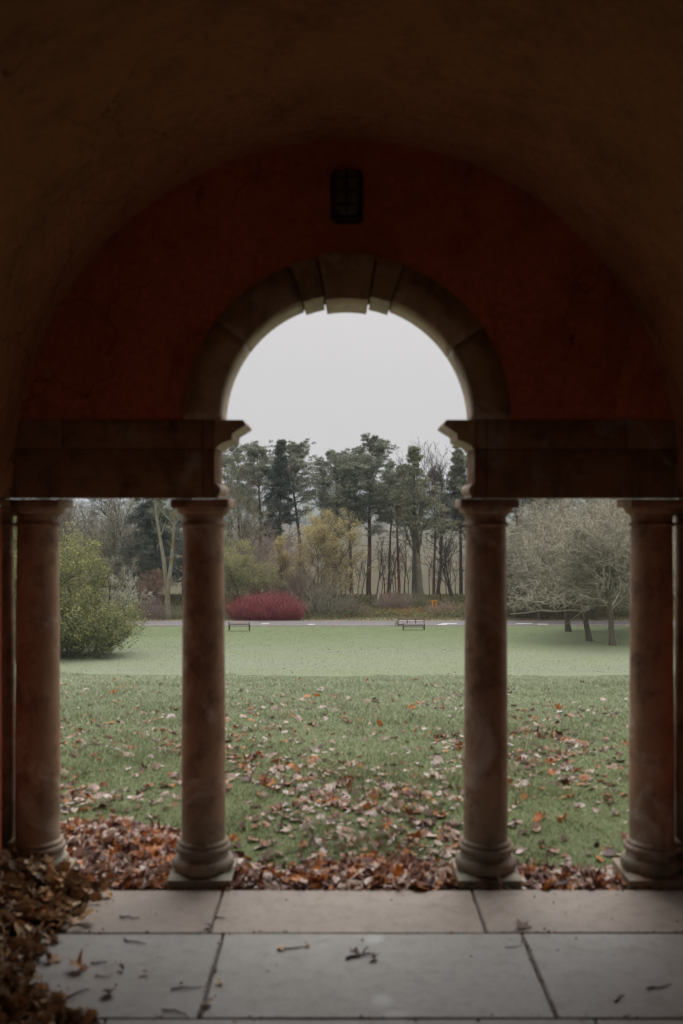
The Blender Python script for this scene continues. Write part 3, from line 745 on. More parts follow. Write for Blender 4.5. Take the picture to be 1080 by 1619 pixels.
floor_leaf(192, 1534, .035, 3, .4, 'tiny tan leaf on the left paving slab right of the crumpled leaf')
floor_leaf(172, 1573, .055, 6, 2.4, 'small brown leaf with a tan patch low on the left paving slab')
floor_leaf(347, 1557, .045, 5, .2, 'small dark leaf just right of the left slab joint')
floor_leaf(328, 1590, .055, 4, 2.9, 'dark leaf lying across the left slab joint at the bottom')
floor_leaf(561, 1511, .055, 1, .9, 'pale tan leaf beside the twig at the middle of the paving')
floor_leaf(591, 1518, .042, 3, 2.2, 'dark curled leaf at the right tip of the middle twig')
floor_leaf(446, 1502, .038, 7, 1.2, 'small dark leaf left of the middle of the paving near the threshold')
floor_leaf(486, 1498, .026, 5, .3, 'tiny dark seed leaf near the threshold, left of the centre twig')
floor_leaf(228, 1541, .030, 3, 1.9, 'tiny dark leaf on the left paving slab beside its centre')
floor_leaf(331, 1467, .045, 1, 2.2, 'small reddish leaf at the left joint of the threshold')
# crumbs of leaf, grit and moss on the paving and in its joints
rg = np.random.default_rng(21)
N = 1500; cy_ = rg.uniform(2.6, 4.56, N); cx_ = rg.uniform(-1.2, 1.5, N)
jy = rg.choice([4.11, 3.42, 4.565], 420) + rg.normal(0, .007, 420); jx = rg.uniform(-1.2, 1.5, 420)
kx = np.concatenate([np.where(rg.random(200) < .5, -.5, .73) + rg.normal(0, .006, 200)]); ky = rg.uniform(3.42, 4.11, 200)
keep = rg.random(N) < .10 + .5 * np.exp(-(cx_ + 1.15) / .25) + .25 * (cy_ > 4.4)
cx_, cy_ = np.concatenate([cx_[keep], jx, kx]), np.concatenate([cy_[keep], jy, ky]); n = len(cx_)
mb = MB(); leafquads(mb, rg, np.stack([cx_, cy_, np.full(n, .004)], -1), rg.uniform(.002, .009, n), rg.random(n) * .6, .7)
props(mb.build('crumbs', M['dry_leaf']), 'crumbs of leaf and grit on the paving and in its joints', kind='stuff')
# twigs
def tube(mb, pts, rad, sides=6, tint=None):
    pts = np.asarray(pts, float); rad = np.asarray(rad, float); n, m, _ = pts.shape
    tg = np.gradient(pts, axis=1) if m > 2 else np.repeat((pts[:, 1:] - pts[:, :1]), 2, 1)
    tg /= np.linalg.norm(tg, axis=2, keepdims=True) + 1e-9
    ref = np.where(np.abs(tg[..., 2:3]) > .8, np.array([1., 0, 0]), np.array([0, 0, 1.]))
    u = np.cross(tg, ref); u /= np.linalg.norm(u, axis=2, keepdims=True) + 1e-9; w_ = np.cross(tg, u)
    a = np.arange(sides) / sides * 2 * pi
    V = pts[:, :, None] + rad[:, :, None, None] * (np.cos(a)[:, None] * u[:, :, None] + np.sin(a)[:, None] * w_[:, :, None])
    base = (np.arange(n) * m * sides)[:, None, None]; i = (np.arange(m - 1) * sides)[None, :, None]; j = np.arange(sides)[None, None]; k = (j + 1) % sides
    q = np.stack([base + i + j, base + i + k, base + i + sides + k, base + i + sides + j], -1).reshape(-1, 4)
    tt = None if tint is None else np.repeat(tint, (m - 1) * sides)
    mb.add(V, q, None, tt)
def floor_twig(p0, p1, label, side=None, r=.004):
    def g(px, py): Y = EYE * F / (py - 805); return np.array([X(px, Y), Y, r + .001])
    a, b = g(*p0), g(*p1); c = (a + b) / 2; L = np.linalg.norm(b - a); rg = np.random.default_rng(int(p0[0]))
    pts = np.array([a + (b - a) * t + np.array([rg.normal(0, .03) * L, rg.normal(0, .05) * L, abs(rg.normal(0, .01)) * L]) for t in np.linspace(0, 1, 6)])
    mb = MB(); tube(mb, pts[None], np.linspace(r, r * .4, 6)[None], 5)
    if side is not None:
        d = g(*side); q_ = np.array([pts[3] + (d - pts[3]) * t + np.array([0, 0, .012 * sin(t * 3)]) for t in np.linspace(0, 1, 5)]); tube(mb, q_[None], np.linspace(r * .7, r * .3, 5)[None], 5)
    o = mb.build('twig', M['twig']); props(o, label, 'twig'); return o
floor_twig((548, 1517), (592, 1511), 'forked dark twig at the middle of the paving', (583, 1502), .006)
floor_twig((440, 1503), (490, 1498), 'thin reddish twig near the threshold, left of the middle')
floor_twig((196, 1487), (232, 1494), 'short dark twig near the top of the left paving slab')
floor_twig((145, 1525), (170, 1523), 'thin straw stalk right of the crumpled leaf')
floor_twig((268, 1566), (318, 1562), 'straight twig low on the left slab beside the joint')
floor_twig((100, 1580), (142, 1566), 'dark twig sticking out of the heap at the lower left')
floor_twig((256, 1598), (300, 1609), 'thin twig at the bottom edge, left of the joint')
floor_twig((972, 1586), (986, 1573), 'short dark twig low on the right slab, the left of two')
floor_twig((1024, 1566), (1062, 1558), 'brown twig low on the right slab, the right of two')
floor_twig((798, 1499), (826, 1497), 'hair-thin twig left of the right slab joint', None, .002)
floor_twig((190, 1451), (222, 1454), 'dark twig on the left threshold slab')
floor_twig((340, 1452), (356, 1453), 'short red-brown twig on the threshold beside its left joint')
floor_twig((150, 1545), (175, 1546), 'straw stalk on the left slab below the crumpled leaf', None, .0025)

# ---------------------------------------------------------------- trees
def norm(v): return v / (np.linalg.norm(v, axis=-1, keepdims=True) + 1e-9)
def poly(rng, P, D, L, nseg, curl, up):
    n = len(P); pts = [P]; d = norm(D)
    for k in range(nseg):
        d = norm(d + rng.normal(0, curl, (n, 3)) + np.array([0, 0, 1.]) * np.reshape(up, (-1, 1)))
        pts.append(pts[-1] + d * (L / nseg)[:, None])
    return np.stack(pts, 1)
def spawn(rng, pts, rad, k, t0, t1, ang, sd, lf, L0, taper=.6, rf=.55, up=0, tpow=1.0):
    """k children on every polyline; returns P, D, L, R"""
    n, m, _ = pts.shape
    t = (t0 + (t1 - t0) * rng.random((n, k)) ** tpow)
    f = t * (m - 1); i = np.minimum(f.astype(int), m - 2); f = f - i
    I = np.arange(n)[:, None]
    P = pts[I, i] * (1 - f[..., None]) + pts[I, i + 1] * f[..., None]
    pd = norm(pts[I, i + 1] - pts[I, i])
    R = (rad[I, i] * (1 - f) + rad[I, i + 1] * f) * rf
    rnd = rng.normal(0, 1, (n, k, 3)); perp = norm(rnd - (rnd * pd).sum(-1, keepdims=True) * pd)
    a = np.radians(rng.normal(ang, sd, (n, k)))[..., None]
    D = np.cos(a) * pd + np.sin(a) * perp + np.array([0, 0, up])
    L = L0[:, None] * lf * (1 - taper * t) * rng.uniform(.7, 1.25, (n, k))
    return P.reshape(-1, 3), norm(D.reshape(-1, 3)), L.ravel(), R.ravel()
def rads(R, m, end=.35): return R[:, None] * np.linspace(1, end, m)[None]
def blades(mb, C, D, L, W, tint):
    """thin pointed triangles from C along D"""
    n = len(C); rnd = np.cross(D, np.random.default_rng(n).normal(0, 1, (n, 3))); s = norm(rnd) * W[:, None]
    v = np.stack([C - s, C + s, C + D * L[:, None]], 1)
    mb.add(v, None, np.arange(3 * n).reshape(-1, 3), tint)
def tri3(mb, P, D, L, R, tint):
    """3-sided pointed twig"""
    n = len(P); rnd = np.random.default_rng(n + 1).normal(0, 1, (n, 3)); u = norm(np.cross(D, rnd)); w_ = np.cross(norm(D), u)
    a = np.array([0, 2.094, 4.189])
    ring = P[:, None] + R[:, None, None] * (np.cos(a)[None, :, None] * u[:, None] + np.sin(a)[None, :, None] * w_[:, None])
    v = np.concatenate([ring, (P + D * L[:, None])[:, None]], 1).reshape(-1, 3)
    b = (np.arange(n) * 4)[:, None]
    t = np.concatenate([b + np.array([[0, 1, 3]]), b + np.array([[1, 2, 3]]), b + np.array([[2, 0, 3]])], 1).reshape(-1, 3)
    mb.add(v, None, t, np.repeat(tint, 3))
def pine(seed, H, rc, crown0, lean=(0, 0), trunk_r=.25, dens=1.0, mat='pine_needle', barkm='pine_bark', flat=.5, gap=.5):
    """Scots pine: bare stem, layered pads of needles. returns (trunk mesh, crown mesh)"""
    rng = np.random.default_rng(seed); rc = rc * 1.2; crown0 = max(.38, crown0 - .10)
    L = np.array([H * .97]); P = np.zeros((1, 3)); D = norm(np.array([[lean[0] + 0., lean[1], 1.]]))
    tp = poly(rng, P, D, L, 10, .035, .03); tr = trunk_r * np.linspace(1, .18, 11)[None]
    tm = MB(); tube(tm, tp, tr, 9)
    nb = int(44 * dens)
    bp, bd, bl, br = spawn(rng, tp, tr, nb, crown0, .99, 72, 14, 1, np.array([rc]), 0, .35, .18, .85)
    t = (bp[:, 2] / H - crown0) / (1 - crown0); shape = np.clip(np.sin(np.clip(t * .80 + .20, 0, 1) * pi) ** .9, .16, 1) * rng.uniform(.45, 1.25, len(t))
    bl = rc * shape
    bb = poly(rng, bp, bd, bl, 5, .14, .07); brr = rads(np.maximum(br * .6, .03), 6, .3); tube(tm, bb, brr, 5)
    # dead lower snags
    sp, sd_, sl_, sr = spawn(rng, tp, tr, 8, .2, crown0, 85, 10, 1, np.array([rc * .45]), 0, .2)
    tube(tm, poly(rng, sp, sd_, sl_, 3, .15, -.02), rads(np.maximum(sr * .4, .02), 4, .3), 4)
    cp, cd, cl, cr = spawn(rng, bb, brr, 7, .25, 1, 48, 15, .45, bl, .3, .6, .12)
    cc = poly(rng, cp, cd, cl, 3, .15, .1); tube(tm, cc, rads(np.maximum(cr * .6, .015), 4, .3), 3)
    centers = np.concatenate([cc[:, -1], cc[:, 2], bb[:, -1], bb[:, 4]])
    centers = centers[rng.random(len(centers)) < (.92 - gap * .5)]
    mb = MB(); K = 44; n = len(centers)
    size = rng.uniform(.20, .44, n) * np.clip(1.35 - .75 * np.clip((centers[:, 2] / H - crown0) / (1 - crown0), 0, 1.2), .4, 1.3)
    off = rng.normal(0, 1, (n, K, 3)); off = norm(off) * rng.random((n, K, 1)) ** .45 * size[:, None, None] * np.array([1.15, 1.15, flat])
    C = centers[:, None] + off; Dn = norm(norm(off + 1e-4) + rng.normal(0, .5, (n, K, 3)) + np.array([0, 0, .45]))
    tint = np.clip(.38 + .30 * rng.normal(0, 1, (n, 1)) * .5 + rng.normal(0, .22, (n, K)), 0, 1)
    blades(mb, C.reshape(-1, 3), Dn.reshape(-1, 3), rng.uniform(.14, .30, n * K), rng.uniform(.018, .035, n * K), tint.ravel())
    a = tm.mesh('trunk', True); a.materials.append(M[barkm]); b = mb.mesh('crown'); b.materials.append(M[mat]); return a, b
def spruce(seed, H, rc, crown0, trunk_r=.22, dens=1.0, mat='spruce_needle', droop=-.10, sparse=0, barkm='dark_bark'):
    rng = np.random.default_rng(seed)
    tp = poly(rng, np.zeros((1, 3)), np.array([[0, 0, 1.]]), np.array([H]), 10, .012, .05); tr = trunk_r * np.linspace(1, .06, 11)[None]
    tm = MB(); tube(tm, tp, tr, 9)
    nb = int(110 * dens)
    bp, bd, bl, br = spawn(rng, tp, tr, nb, crown0, .995, 82, 10, 1, np.array([rc]), 0, .3, 0, .9)
    t = (bp[:, 2] / H - crown0) / (1 - crown0)
    bl = rc * 1.2 * (1.0 - np.clip(t, 0, 1)) ** 1.0 * rng.uniform(.5, 1.15, len(t)) + .10
    bb = poly(rng, bp, bd, bl, 5, .07, droop * .5); brr = rads(np.maximum(br * .5, .02), 6, .3); tube(tm, bb, brr, 4)
    cp, cd, cl, cr = spawn(rng, bb, brr, 9, .12, 1, 50, 12, .38, bl, .5, .6, -.1)
    keep = rng.random(len(cp)) > sparse; cp, cd, cl, cr = cp[keep], cd[keep], cl[keep], cr[keep]
    cc = poly(rng, cp, cd, np.maximum(cl, .2), 2, .1, -.03); tube(tm, cc, rads(np.maximum(cr * .5, .012), 3, .3), 3)
    seg = cc.reshape(-1, 3); n = len(seg); K = 20
    off = rng.normal(0, 1, (n, K, 3)) * np.array([.11, .11, .06]); C = seg[:, None] + off
    Dn = norm(rng.normal(0, 1, (n, K, 3)) + np.array([0, 0, -.15]))
    mb = MB(); tint = np.clip(.42 + .2 * rng.normal(0, 1, (n, 1)) + rng.normal(0, .2, (n, K)), 0, 1)
    blades(mb, C.reshape(-1, 3), Dn.reshape(-1, 3), rng.uniform(.10, .24, n * K), rng.uniform(.018, .034, n * K), tint.ravel())
    a = tm.mesh('trunk', True); a.materials.append(M[barkm]); b = mb.mesh('crown'); b.materials.append(M[mat]); return a, b
def bare(seed, H, spread, fork=.25, trunk_r=.2, k=(7, 7, 7, 6), ang=(38, 40, 42, 45), tw='grey_twig', barkm='dark_bark', lean=(0, 0), up=.05, lf=(.75, .55, .5, .42), trunks=1, curl=.12, rmin=.009, droop=0, leaves=None, nleaf=0, lsize=.06, flen=.75, tilt=.22, zmin=-9, limbs=True):
    """leafless broadleaf tree; twigs are the crown"""
    rng = np.random.default_rng(seed)
    P = np.zeros((trunks, 3)); D = np.tile(np.array([[lean[0], lean[1], 1.]]), (trunks, 1))
    if trunks > 1: D = D + np.c_[rng.normal(0, tilt, (trunks, 2)) * spread, np.zeros(trunks)]; P[:, :2] = rng.normal(0, trunk_r * .9, (trunks, 2))
    L = H * flen * rng.uniform(.85, 1.05, trunks); tp = poly(rng, P, D, L, 9, curl * .45, .03)
    tr = rads(np.full(trunks, trunk_r), 10, .25); tr[:, 0] *= 1.25
    tm = MB(); tube(tm, tp, tr, 9); mb = MB()
    pts, rd, Ln = tp, tr, L
    for lv in range(4):
        bp, bd, bl, br = spawn(rng, pts, rd, k[lv], fork if lv == 0 else .2, 1, ang[lv], 12, lf[lv] * (spread if lv == 0 else 1), Ln, .45 if lv == 0 else .35, .6, up)
        if lv == 0: bl = np.minimum(bl, .54 * H)
        kp = (bp + bd * bl[:, None])[:, 2] > (zmin if lv < 3 else zmin * .85); bp, bd, bl, br = bp[kp], bd[kp], bl[kp], br[kp]
        tn = np.clip(rng.normal(.5, .22, len(bp)), 0, 1)
        if lv < 2:
            pts = poly(rng, bp, bd, bl, 5, curl, up * .6 - droop * lv * .5); rd = rads(np.maximum(br * .75, rmin * (2.4 - lv)), 6, .35); tube(tm if lv == 0 and limbs else mb, pts, rd, 5 - lv, None if lv == 0 and limbs else tn)
        elif lv == 2:
            pts = poly(rng, bp, bd, bl, 3, curl * 1.3, up * .4 - droop); rd = rads(np.maximum(br * .6, rmin), 4, .5); tube(mb, pts, rd, 3, tn)
        else:
            tri3(mb, bp, norm(bd + np.array([0, 0, -droop])), np.maximum(bl, .12), np.full(len(bp), rmin * .95), tn)
            ends = bp + bd * bl[:, None]
        Ln = bl
    a = tm.mesh('trunk', True); a.materials.append(M[barkm]); b = mb.mesh('crown'); b.materials.append(M[tw])
    if leaves:
        lm = MB(); idx = rng.integers(0, len(ends), nleaf); C = ends[idx] + rng.normal(0, .12, (nleaf, 3))
        z = (C[:, 2] / H)
        leafquads(lm, rng, C, rng.uniform(.6, 1.3, nleaf) * lsize, np.clip(rng.normal(.42, .22, nleaf) + (z - .5) * .35, 0, 1))
        c = lm.mesh('foliage'); c.materials.append(M[leaves]); return a, b, c
    return a, b
def shrub(seed, W, H, n, tw, r=.012, k=5, fan=.9, leaves=None, nleaf=0, lsize=.05, arch=-.06):
    """many stems from the ground"""
    rng = np.random.default_rng(seed)
    a = rng.uniform(0, 6.28, n); q = rng.random(n) ** .6
    P = np.stack([np.cos(a) * q * W * .42, np.sin(a) * q * W * .3, np.zeros(n)], -1)
    D = np.stack([np.cos(a) * q * fan, np.sin(a) * q * fan, np.full(n, 1.)], -1) + rng.normal(0, .12, (n, 3))
    L = H * rng.uniform(.5, 1.1, n) * (1.08 - .38 * q ** 2)
    pts = poly(rng, P, D, L, 5, .05, arch * .5); rd = rads(np.full(n, r), 6, .4); tn = np.clip(rng.normal(.45, .22, n), 0, 1)
    mb = MB(); tube(mb, pts, rd, 3, tn)
    bp, bd, bl, br = spawn(rng, pts, rd, k, .25, 1, 28, 10, .4, L, .3, .7, .1)
    p2 = poly(rng, bp, bd, bl, 3, .09, 0); tube(mb, p2, rads(np.full(len(bp), r * .6), 4, .4), 3, np.clip(rng.normal(.6, .22, len(bp)), 0, 1))
    cp, cd, cl, cr = spawn(rng, p2, rads(br, 4), 3, .2, 1, 35, 10, .55, bl, .3, .7, .05)
    tri3(mb, cp, cd, np.maximum(cl, .1), np.full(len(cp), r * .5), np.clip(rng.normal(.7, .2, len(cp)), 0, 1))
    a_ = mb.mesh('stems'); a_.materials.append(M[tw]); res = [a_]
    if leaves:
        lm = MB(); E = np.concatenate([cp + cd * cl[:, None], p2.reshape(-1, 3)]); idx = rng.integers(0, len(E), nleaf); C = E[idx] + rng.normal(0, .10, (nleaf, 3))
        keep = C[:, 2] > .05; C = C[keep]
        leafquads(lm, rng, C, rng.uniform(.6, 1.3, len(C)) * lsize, np.clip(rng.normal(.40, .22, len(C)) + (C[:, 2] / H - .5) * .45, 0, 1))
        b = lm.mesh('foliage'); b.materials.append(M[leaves]); res.append(b)
    return res
def put(name, px, Y, meshes, label, cat='tree', group=None, rz=0, s=1.0, sz=None, x=None, sink=.08):
    xx = X(px, Y) if x is None else x
    o = empty(name, (xx, Y, float(lawn_z(np.array(xx), np.array(Y))) - sink), label, cat, group)
    o.rotation_euler[2] = rz; o.scale = (s, s, sz or s)
    for m_ in meshes: link(m_.name.split('.')[0], m_, o)
    return o
def top(py, Y): return ZP(py, Y) - float(gz(Y))      # height a tree needs to reach image row py

# ----- pines and firs in the middle
G1 = 'pines and firs in the stand beyond the road'
put('pine_tree', 410, 96, pine(101, top(706, 96), 2.9, .60, (0, 0), .22, 1.1, barkm='pine_bark_red', flat=.55), 'leftmost tall pine of the central stand with reddish stem and rounded crown', group=G1)
put('pine_tree', 384, 100, pine(102, top(706, 100), 2.6, .60, (.02, 0), .2, .9, flat=.55), 'dark pine just behind the leftmost central pine, near the left inner column', group=G1, rz=1)
put('fir_tree', 443, 94, spruce(103, top(694, 94), 1.9, .40, .26, .9), 'narrow dark fir with pointed top left of the golden tree', group=G1)
put('pine_tree', 477, 97, pine(104, top(702, 97), 3.2, .60, (0, 0), .22, 1.25, flat=.42, barkm='pine_bark_red'), 'broad flat-layered pine behind the golden tree', group=G1, rz=2)
put('pine_tree', 528, 92, pine(105, top(711, 92), 2.9, .50, (.02, 0), .27, 1.35, flat=.5, gap=.3), 'dense grey-green pine at the centre, left of the leaning fir', group=G1)
put('pine_tree', 556, 96, pine(106, top(716, 96), 2.4, .44, (-.01, 0), .2, 1.1, flat=.5), 'slimmer pine squeezed between the central pine and the leaning fir', group=G1, rz=3)
put('pine_tree', 583, 93, pine(107, top(692, 93), 2.7, .40, (-.03, 0), .25, 1.45, flat=.4, gap=.3), 'tallest pointed pine right of centre with a leaning dark stem', group=G1)
put('pine_tree', 613, 99, pine(108, top(727, 99), 2.1, .62, (0, 0), .15, .9), 'small pine crown behind the red-stemmed pine', group=G1)
put('pine_tree', 631, 95, pine(109, top(738, 95), 2.1, .66, (-.02, 0), .16, .8, mat='pine_needle', barkm='pine_bark_red'), 'slender red-stemmed pine with a sparse high crown', group=G1)
put('fir_tree', 655, 90.5, spruce(110, top(704, 90.5), 3.5, .44, .26, .85, mat='olive_needle', sparse=.35, droop=.02), 'broad sparse olive fir rising beside the pale double trunk', group=G1)
put('fir_tree', 729, 97, spruce(111, top(700, 97), 1.9, .42, .2, 1.0, mat='olive_needle'), 'dark fir half hidden by the right impost', group=G1)
put('broadleaf_tree', 670, 92, bare(112, top(726, 92), .85, .35, .34, (8, 6, 5, 4), (26, 32, 36, 40), 'dark_twig', 'pale_bark', (.0, 0), .10, flen=.78, trunks=2, rmin=.012, tilt=.05), 'bare broadleaf tree with thick pale double trunk right of centre')
put('broadleaf_tree', 692, 97, bare(113, top(704, 97), 1.3, .30, .20, (13, 8, 7, 5), (34, 34, 36, 38), 'dark_twig', 'brown_bark', (.05, 0), .13, flen=.7, rmin=.012), 'bare tree with a wide fan of fine dark twigs right of the pale double trunk')
put('small_tree', 714, 92, bare(114, top(828, 92), 1.1, .12, .12, (9, 5, 5, 4), (45, 40, 40, 45), 'dark_twig', 'dark_bark', (0, 0), .06, trunks=2, rmin=.013), 'small dark forked bare tree near the right inner column')
G2 = 'thin bare saplings under the pines'
sapA = bare(120, 6.2, .5, .3, .06, (7, 4, 3, 3), (35, 35, 40, 40), 'dark_twig', 'brown_bark', (.03, 0), .1, rmin=.010, curl=.08)
sapB = bare(121, 7.0, .6, .35, .07, (8, 4, 4, 3), (32, 35, 40, 40), 'brown_twig', 'dark_bark', (-.04, 0), .1, rmin=.010)
for px, Y, s, ms, lb_ in ((546, 91, .95, sapA, 'bare sapling between the two central pine stems'), (572, 90, .85, sapB, 'thin sapling just left of the leaning pine stem'),
                          (603, 91, .75, sapA, 'short pinkish sapling midway between the leaning pine and the red stem'), (617, 92, 1.05, sapB, 'curved dark sapling left of the red pine stem'),
                          (626, 91, 1.0, sapA, 'sapling touching the red pine stem on its left'), (646, 90, .8, sapB, 'low double sapling right of the red pine stem'),
                          (466, 91, .9, sapA, 'sapling rising through the golden foliage'), (697, 90, .8, sapA, 'sapling in front of the fan-crowned bare tree')):
    put('sapling', px, Y, ms, lb_, 'sapling', G2, rz=px * .7, s=s)

rs = np.random.default_rng(9)
SIDE = ['leaning slightly left', 'leaning slightly right']
for i, px in enumerate((512, 538, 551, 566, 594, 609, 622, 637, 651, 676, 705, 722, 733)):
    Y = 95.5 + 9 * rs.random()
    put('sapling', px + rs.uniform(-3, 3), Y, (sapA, sapB)[i % 2], 'spindly sapling far back in the stand, number %s counted from the left' % ['one', 'two', 'three', 'four', 'five', 'six', 'seven', 'eight', 'nine', 'ten', 'eleven', 'twelve', 'thirteen'][i], 'sapling', 'spindly saplings at the back of the stand', rz=i * 1.7, s=rs.uniform(.7, 1.15))

for px, Y, ty, sd, lb_ in ((686, 105, 742, 186, 'pine far back behind the fan-crowned bare tree'),):
    put('pine_tree', px, Y, pine(sd, top(ty, Y), 2.2, .45, (0, 0), .17, .9, gap=.7), lb_, group=G1)
# ----- shrubs and small trees in front of the stand
put('red_shrub', 421, 79.8, shrub(130, 6.4, 1.95, 1100, 'red_stem', .013, 5, .5, arch=-.04), 'low wide crimson-stemmed dogwood shrub beside the road', 'shrub')
put('golden_tree', 503, 86, bare(131, top(815, 86), .95, .08, .10, (12, 7, 6, 4), (36, 38, 40, 45), 'olive_twig', 'brown_bark', (0, 0), .12, trunks=3, leaves='golden_leaf', nleaf=24000, lsize=.055, rmin=.010), 'larger golden-yellow tree at left of centre')
put('golden_tree', 448, 87, bare(132, top(818, 87), .5, .2, .08, (9, 6, 5, 4), (28, 32, 38, 45), 'olive_twig', 'brown_bark', (0, 0), .14, leaves='golden_leaf', nleaf=8000, lsize=.05), 'slimmer golden tree in front of the dark fir')
put('lime_shrub', 386, 83, bare(133, top(866, 83), 1.15, .03, .07, (11, 6, 6, 4), (36, 38, 40, 45), 'olive_twig', 'olive_twig' if 0 else 'brown_bark', (0, 0), .12, trunks=4, leaves='lime_leaf', nleaf=20000, lsize=.05, rmin=.010), 'yellow-green leafy bush behind the red shrub at left', 'shrub')
put('bare_shrub', 512, 82.5, shrub(134, 4.0, 3.0, 90, 'grey_twig', .016, 6, .85), 'grey-brown bare bush right of the red shrub', 'shrub')
put('bare_shrub', 478, 85, shrub(135, 4.0, 4.2, 220, 'brown_twig', .012, 6, .6), 'taller brown bare bush between the red shrub and the golden tree', 'shrub')
put('bare_shrub', 428, 88, shrub(136, 4.0, 6.0, 200, 'pink_twig', .013, 7, .55), 'pinkish bare thicket behind the lime bush', 'shrub')
tB = bare(140, 9.5, 1.25, .10, .14, (11, 8, 7, 5), (42, 42, 42, 45), 'olive_twig', 'dark_bark', (0, 0), .07, trunks=2, rmin=.013)
tC = bare(141, 10, 1.1, .12, .15, (12, 8, 7, 5), (40, 42, 42, 45), 'grey_twig', 'dark_bark', (0, 0), .07, trunks=2, rmin=.013)
tD = bare(142, 9.5, 1.15, .08, .12, (12, 8, 7, 5), (40, 42, 42, 45), 'brown_twig', 'brown_bark', (0, 0), .07, trunks=2, rmin=.013)
G3 = 'leafless trees massed on the far side of the road'
for px, Y, hp, ms, lb_ in ((372, 87, 778, tB, 'olive twiggy tree right beside the left inner column'), (398, 92, 800, tD, 'brown twiggy tree behind the lime bush'),
                           (340, 90, 770, tC, 'grey twiggy tree hidden mostly by the left inner column'),
                           (110, 88, 760, tD, 'brown twiggy tree above the leafy bush at far left'), (150, 92, 755, tB, 'olive twiggy tree behind the leafy bush at left'),
                           (183, 86, 815, tC, 'grey twiggy tree at the middle of the left bay'), (212, 88, 830, tD, 'brown twiggy tree left of the big conifer trunk'),
                           (75, 90, 770, tC, 'grey twiggy tree behind the outer left column'), (20, 92, 765, tB, 'olive tree off the left edge'),
                           (160, 84, 870, tD, 'lower brown twiggy tree in front of the left wood'), (225, 84, 880, tC, 'low grey twiggy tree left of the conifer trunk')):
    H = top(hp, Y); put('bare_tree', px, Y, ms, lb_, 'tree', G3, rz=px * .37, s=H / 9.6)
put('conifer', 245, 85, spruce(143, top(730, 85), 3.2, .30, .33, 1.1, droop=-.12, barkm='brown_bark'), 'large dark conifer with straight brown trunk in the left bay', 'tree')
put('conifer', 292, 93, spruce(144, top(735, 93), 3.0, .14, .3, 1.1, droop=-.12), 'dark conifer behind the left inner column', 'tree')
put('broadleaf_tree', 266, 81, bare(145, top(735, 81), .5, .5, .24, (8, 6, 5, 4), (28, 36, 40, 45), 'olive_twig', 'pale_bark', (.01, 0), .06, trunks=2, rmin=.012, droop=.03, tilt=.06, flen=.85), 'pale lichened double-trunked tree left of the left inner column')
put('broadleaf_tree', 197, 94, bare(146, top(735, 94), .9, .5, .2, (9, 6, 5, 4), (35, 38, 40, 45), 'dark_twig', 'dark_bark', (0, 0), .06, rmin=.013), 'tall dark-stemmed bare tree behind the wood of the left bay')
put('beech_sapling', 224, 86, bare(147, top(830, 86), .6, .5, .07, (8, 6, 5, 4), (40, 42, 45, 45), 'pink_twig', 'brown_bark', (0, 0), .05, leaves='beech_leaf', nleaf=2600, lsize=.075), 'young beech holding pinkish-brown leaves in the left bay', 'tree')
put('beech_shrub', 235, 82, bare(148, top(898, 82), .9, .1, .06, (9, 6, 5, 4), (42, 42, 45, 45), 'pink_twig', 'brown_bark', (0, 0), .05, trunks=2, leaves='beech_leaf', nleaf=3000, lsize=.07), 'low beech bush with coppery leaves in front of the conifer trunk', 'shrub')
put('bare_shrub', 238, 80.6, shrub(149, 2.6, 1.9, 110, 'pink_twig', .013, 3, .25), 'clump of upright purple-brown stems beside the road in the left bay', 'shrub')
# sapling with grey lichen twigs on the lower lawn
put('lichen_tree', 197, 65, bare(150, top(905, 65), 1.35, .26, .06, (13, 8, 7, 5), (50, 45, 45, 45), 'pale_twig', 'dark_bark', (0, 0), .02, rmin=.010, droop=.02), 'small grey lichen-covered tree with a thin stem on the lower lawn at left')
# big leafy bush at the left of the lower lawn
bz = top(846, 50.5)
put('leafy_bush', 62, 50.5, bare(151, bz, 1.02, .02, .11, (13, 8, 6, 5), (44, 42, 42, 45), 'olive_twig', 'brown_bark', (0, 0), .05, trunks=6, leaves='hazel_leaf', nleaf=150000, lsize=.048, rmin=.009, flen=.80, lf=(.85, .6, .5, .42)), 'large rounded green and yellow leafy bush on the lower lawn at left', 'shrub')
put('leafy_bush', 104, 49.6, shrub(152, 5.6, 3.0, 300, 'olive_twig', .012, 5, .75, 'hazel_leaf', 60000, .048), 'low dark green skirt of leaves at the foot of the large bush', 'shrub')
put('leaning_tree', 150, 51.5, bare(153, top(880, 51.5), .9, .35, .09, (9, 6, 6, 5), (45, 42, 45, 45), 'grey_twig', 'apple_bark', (.28, 0), .03, rmin=.009), 'small tree leaning right out of the large leafy bush', 'tree')

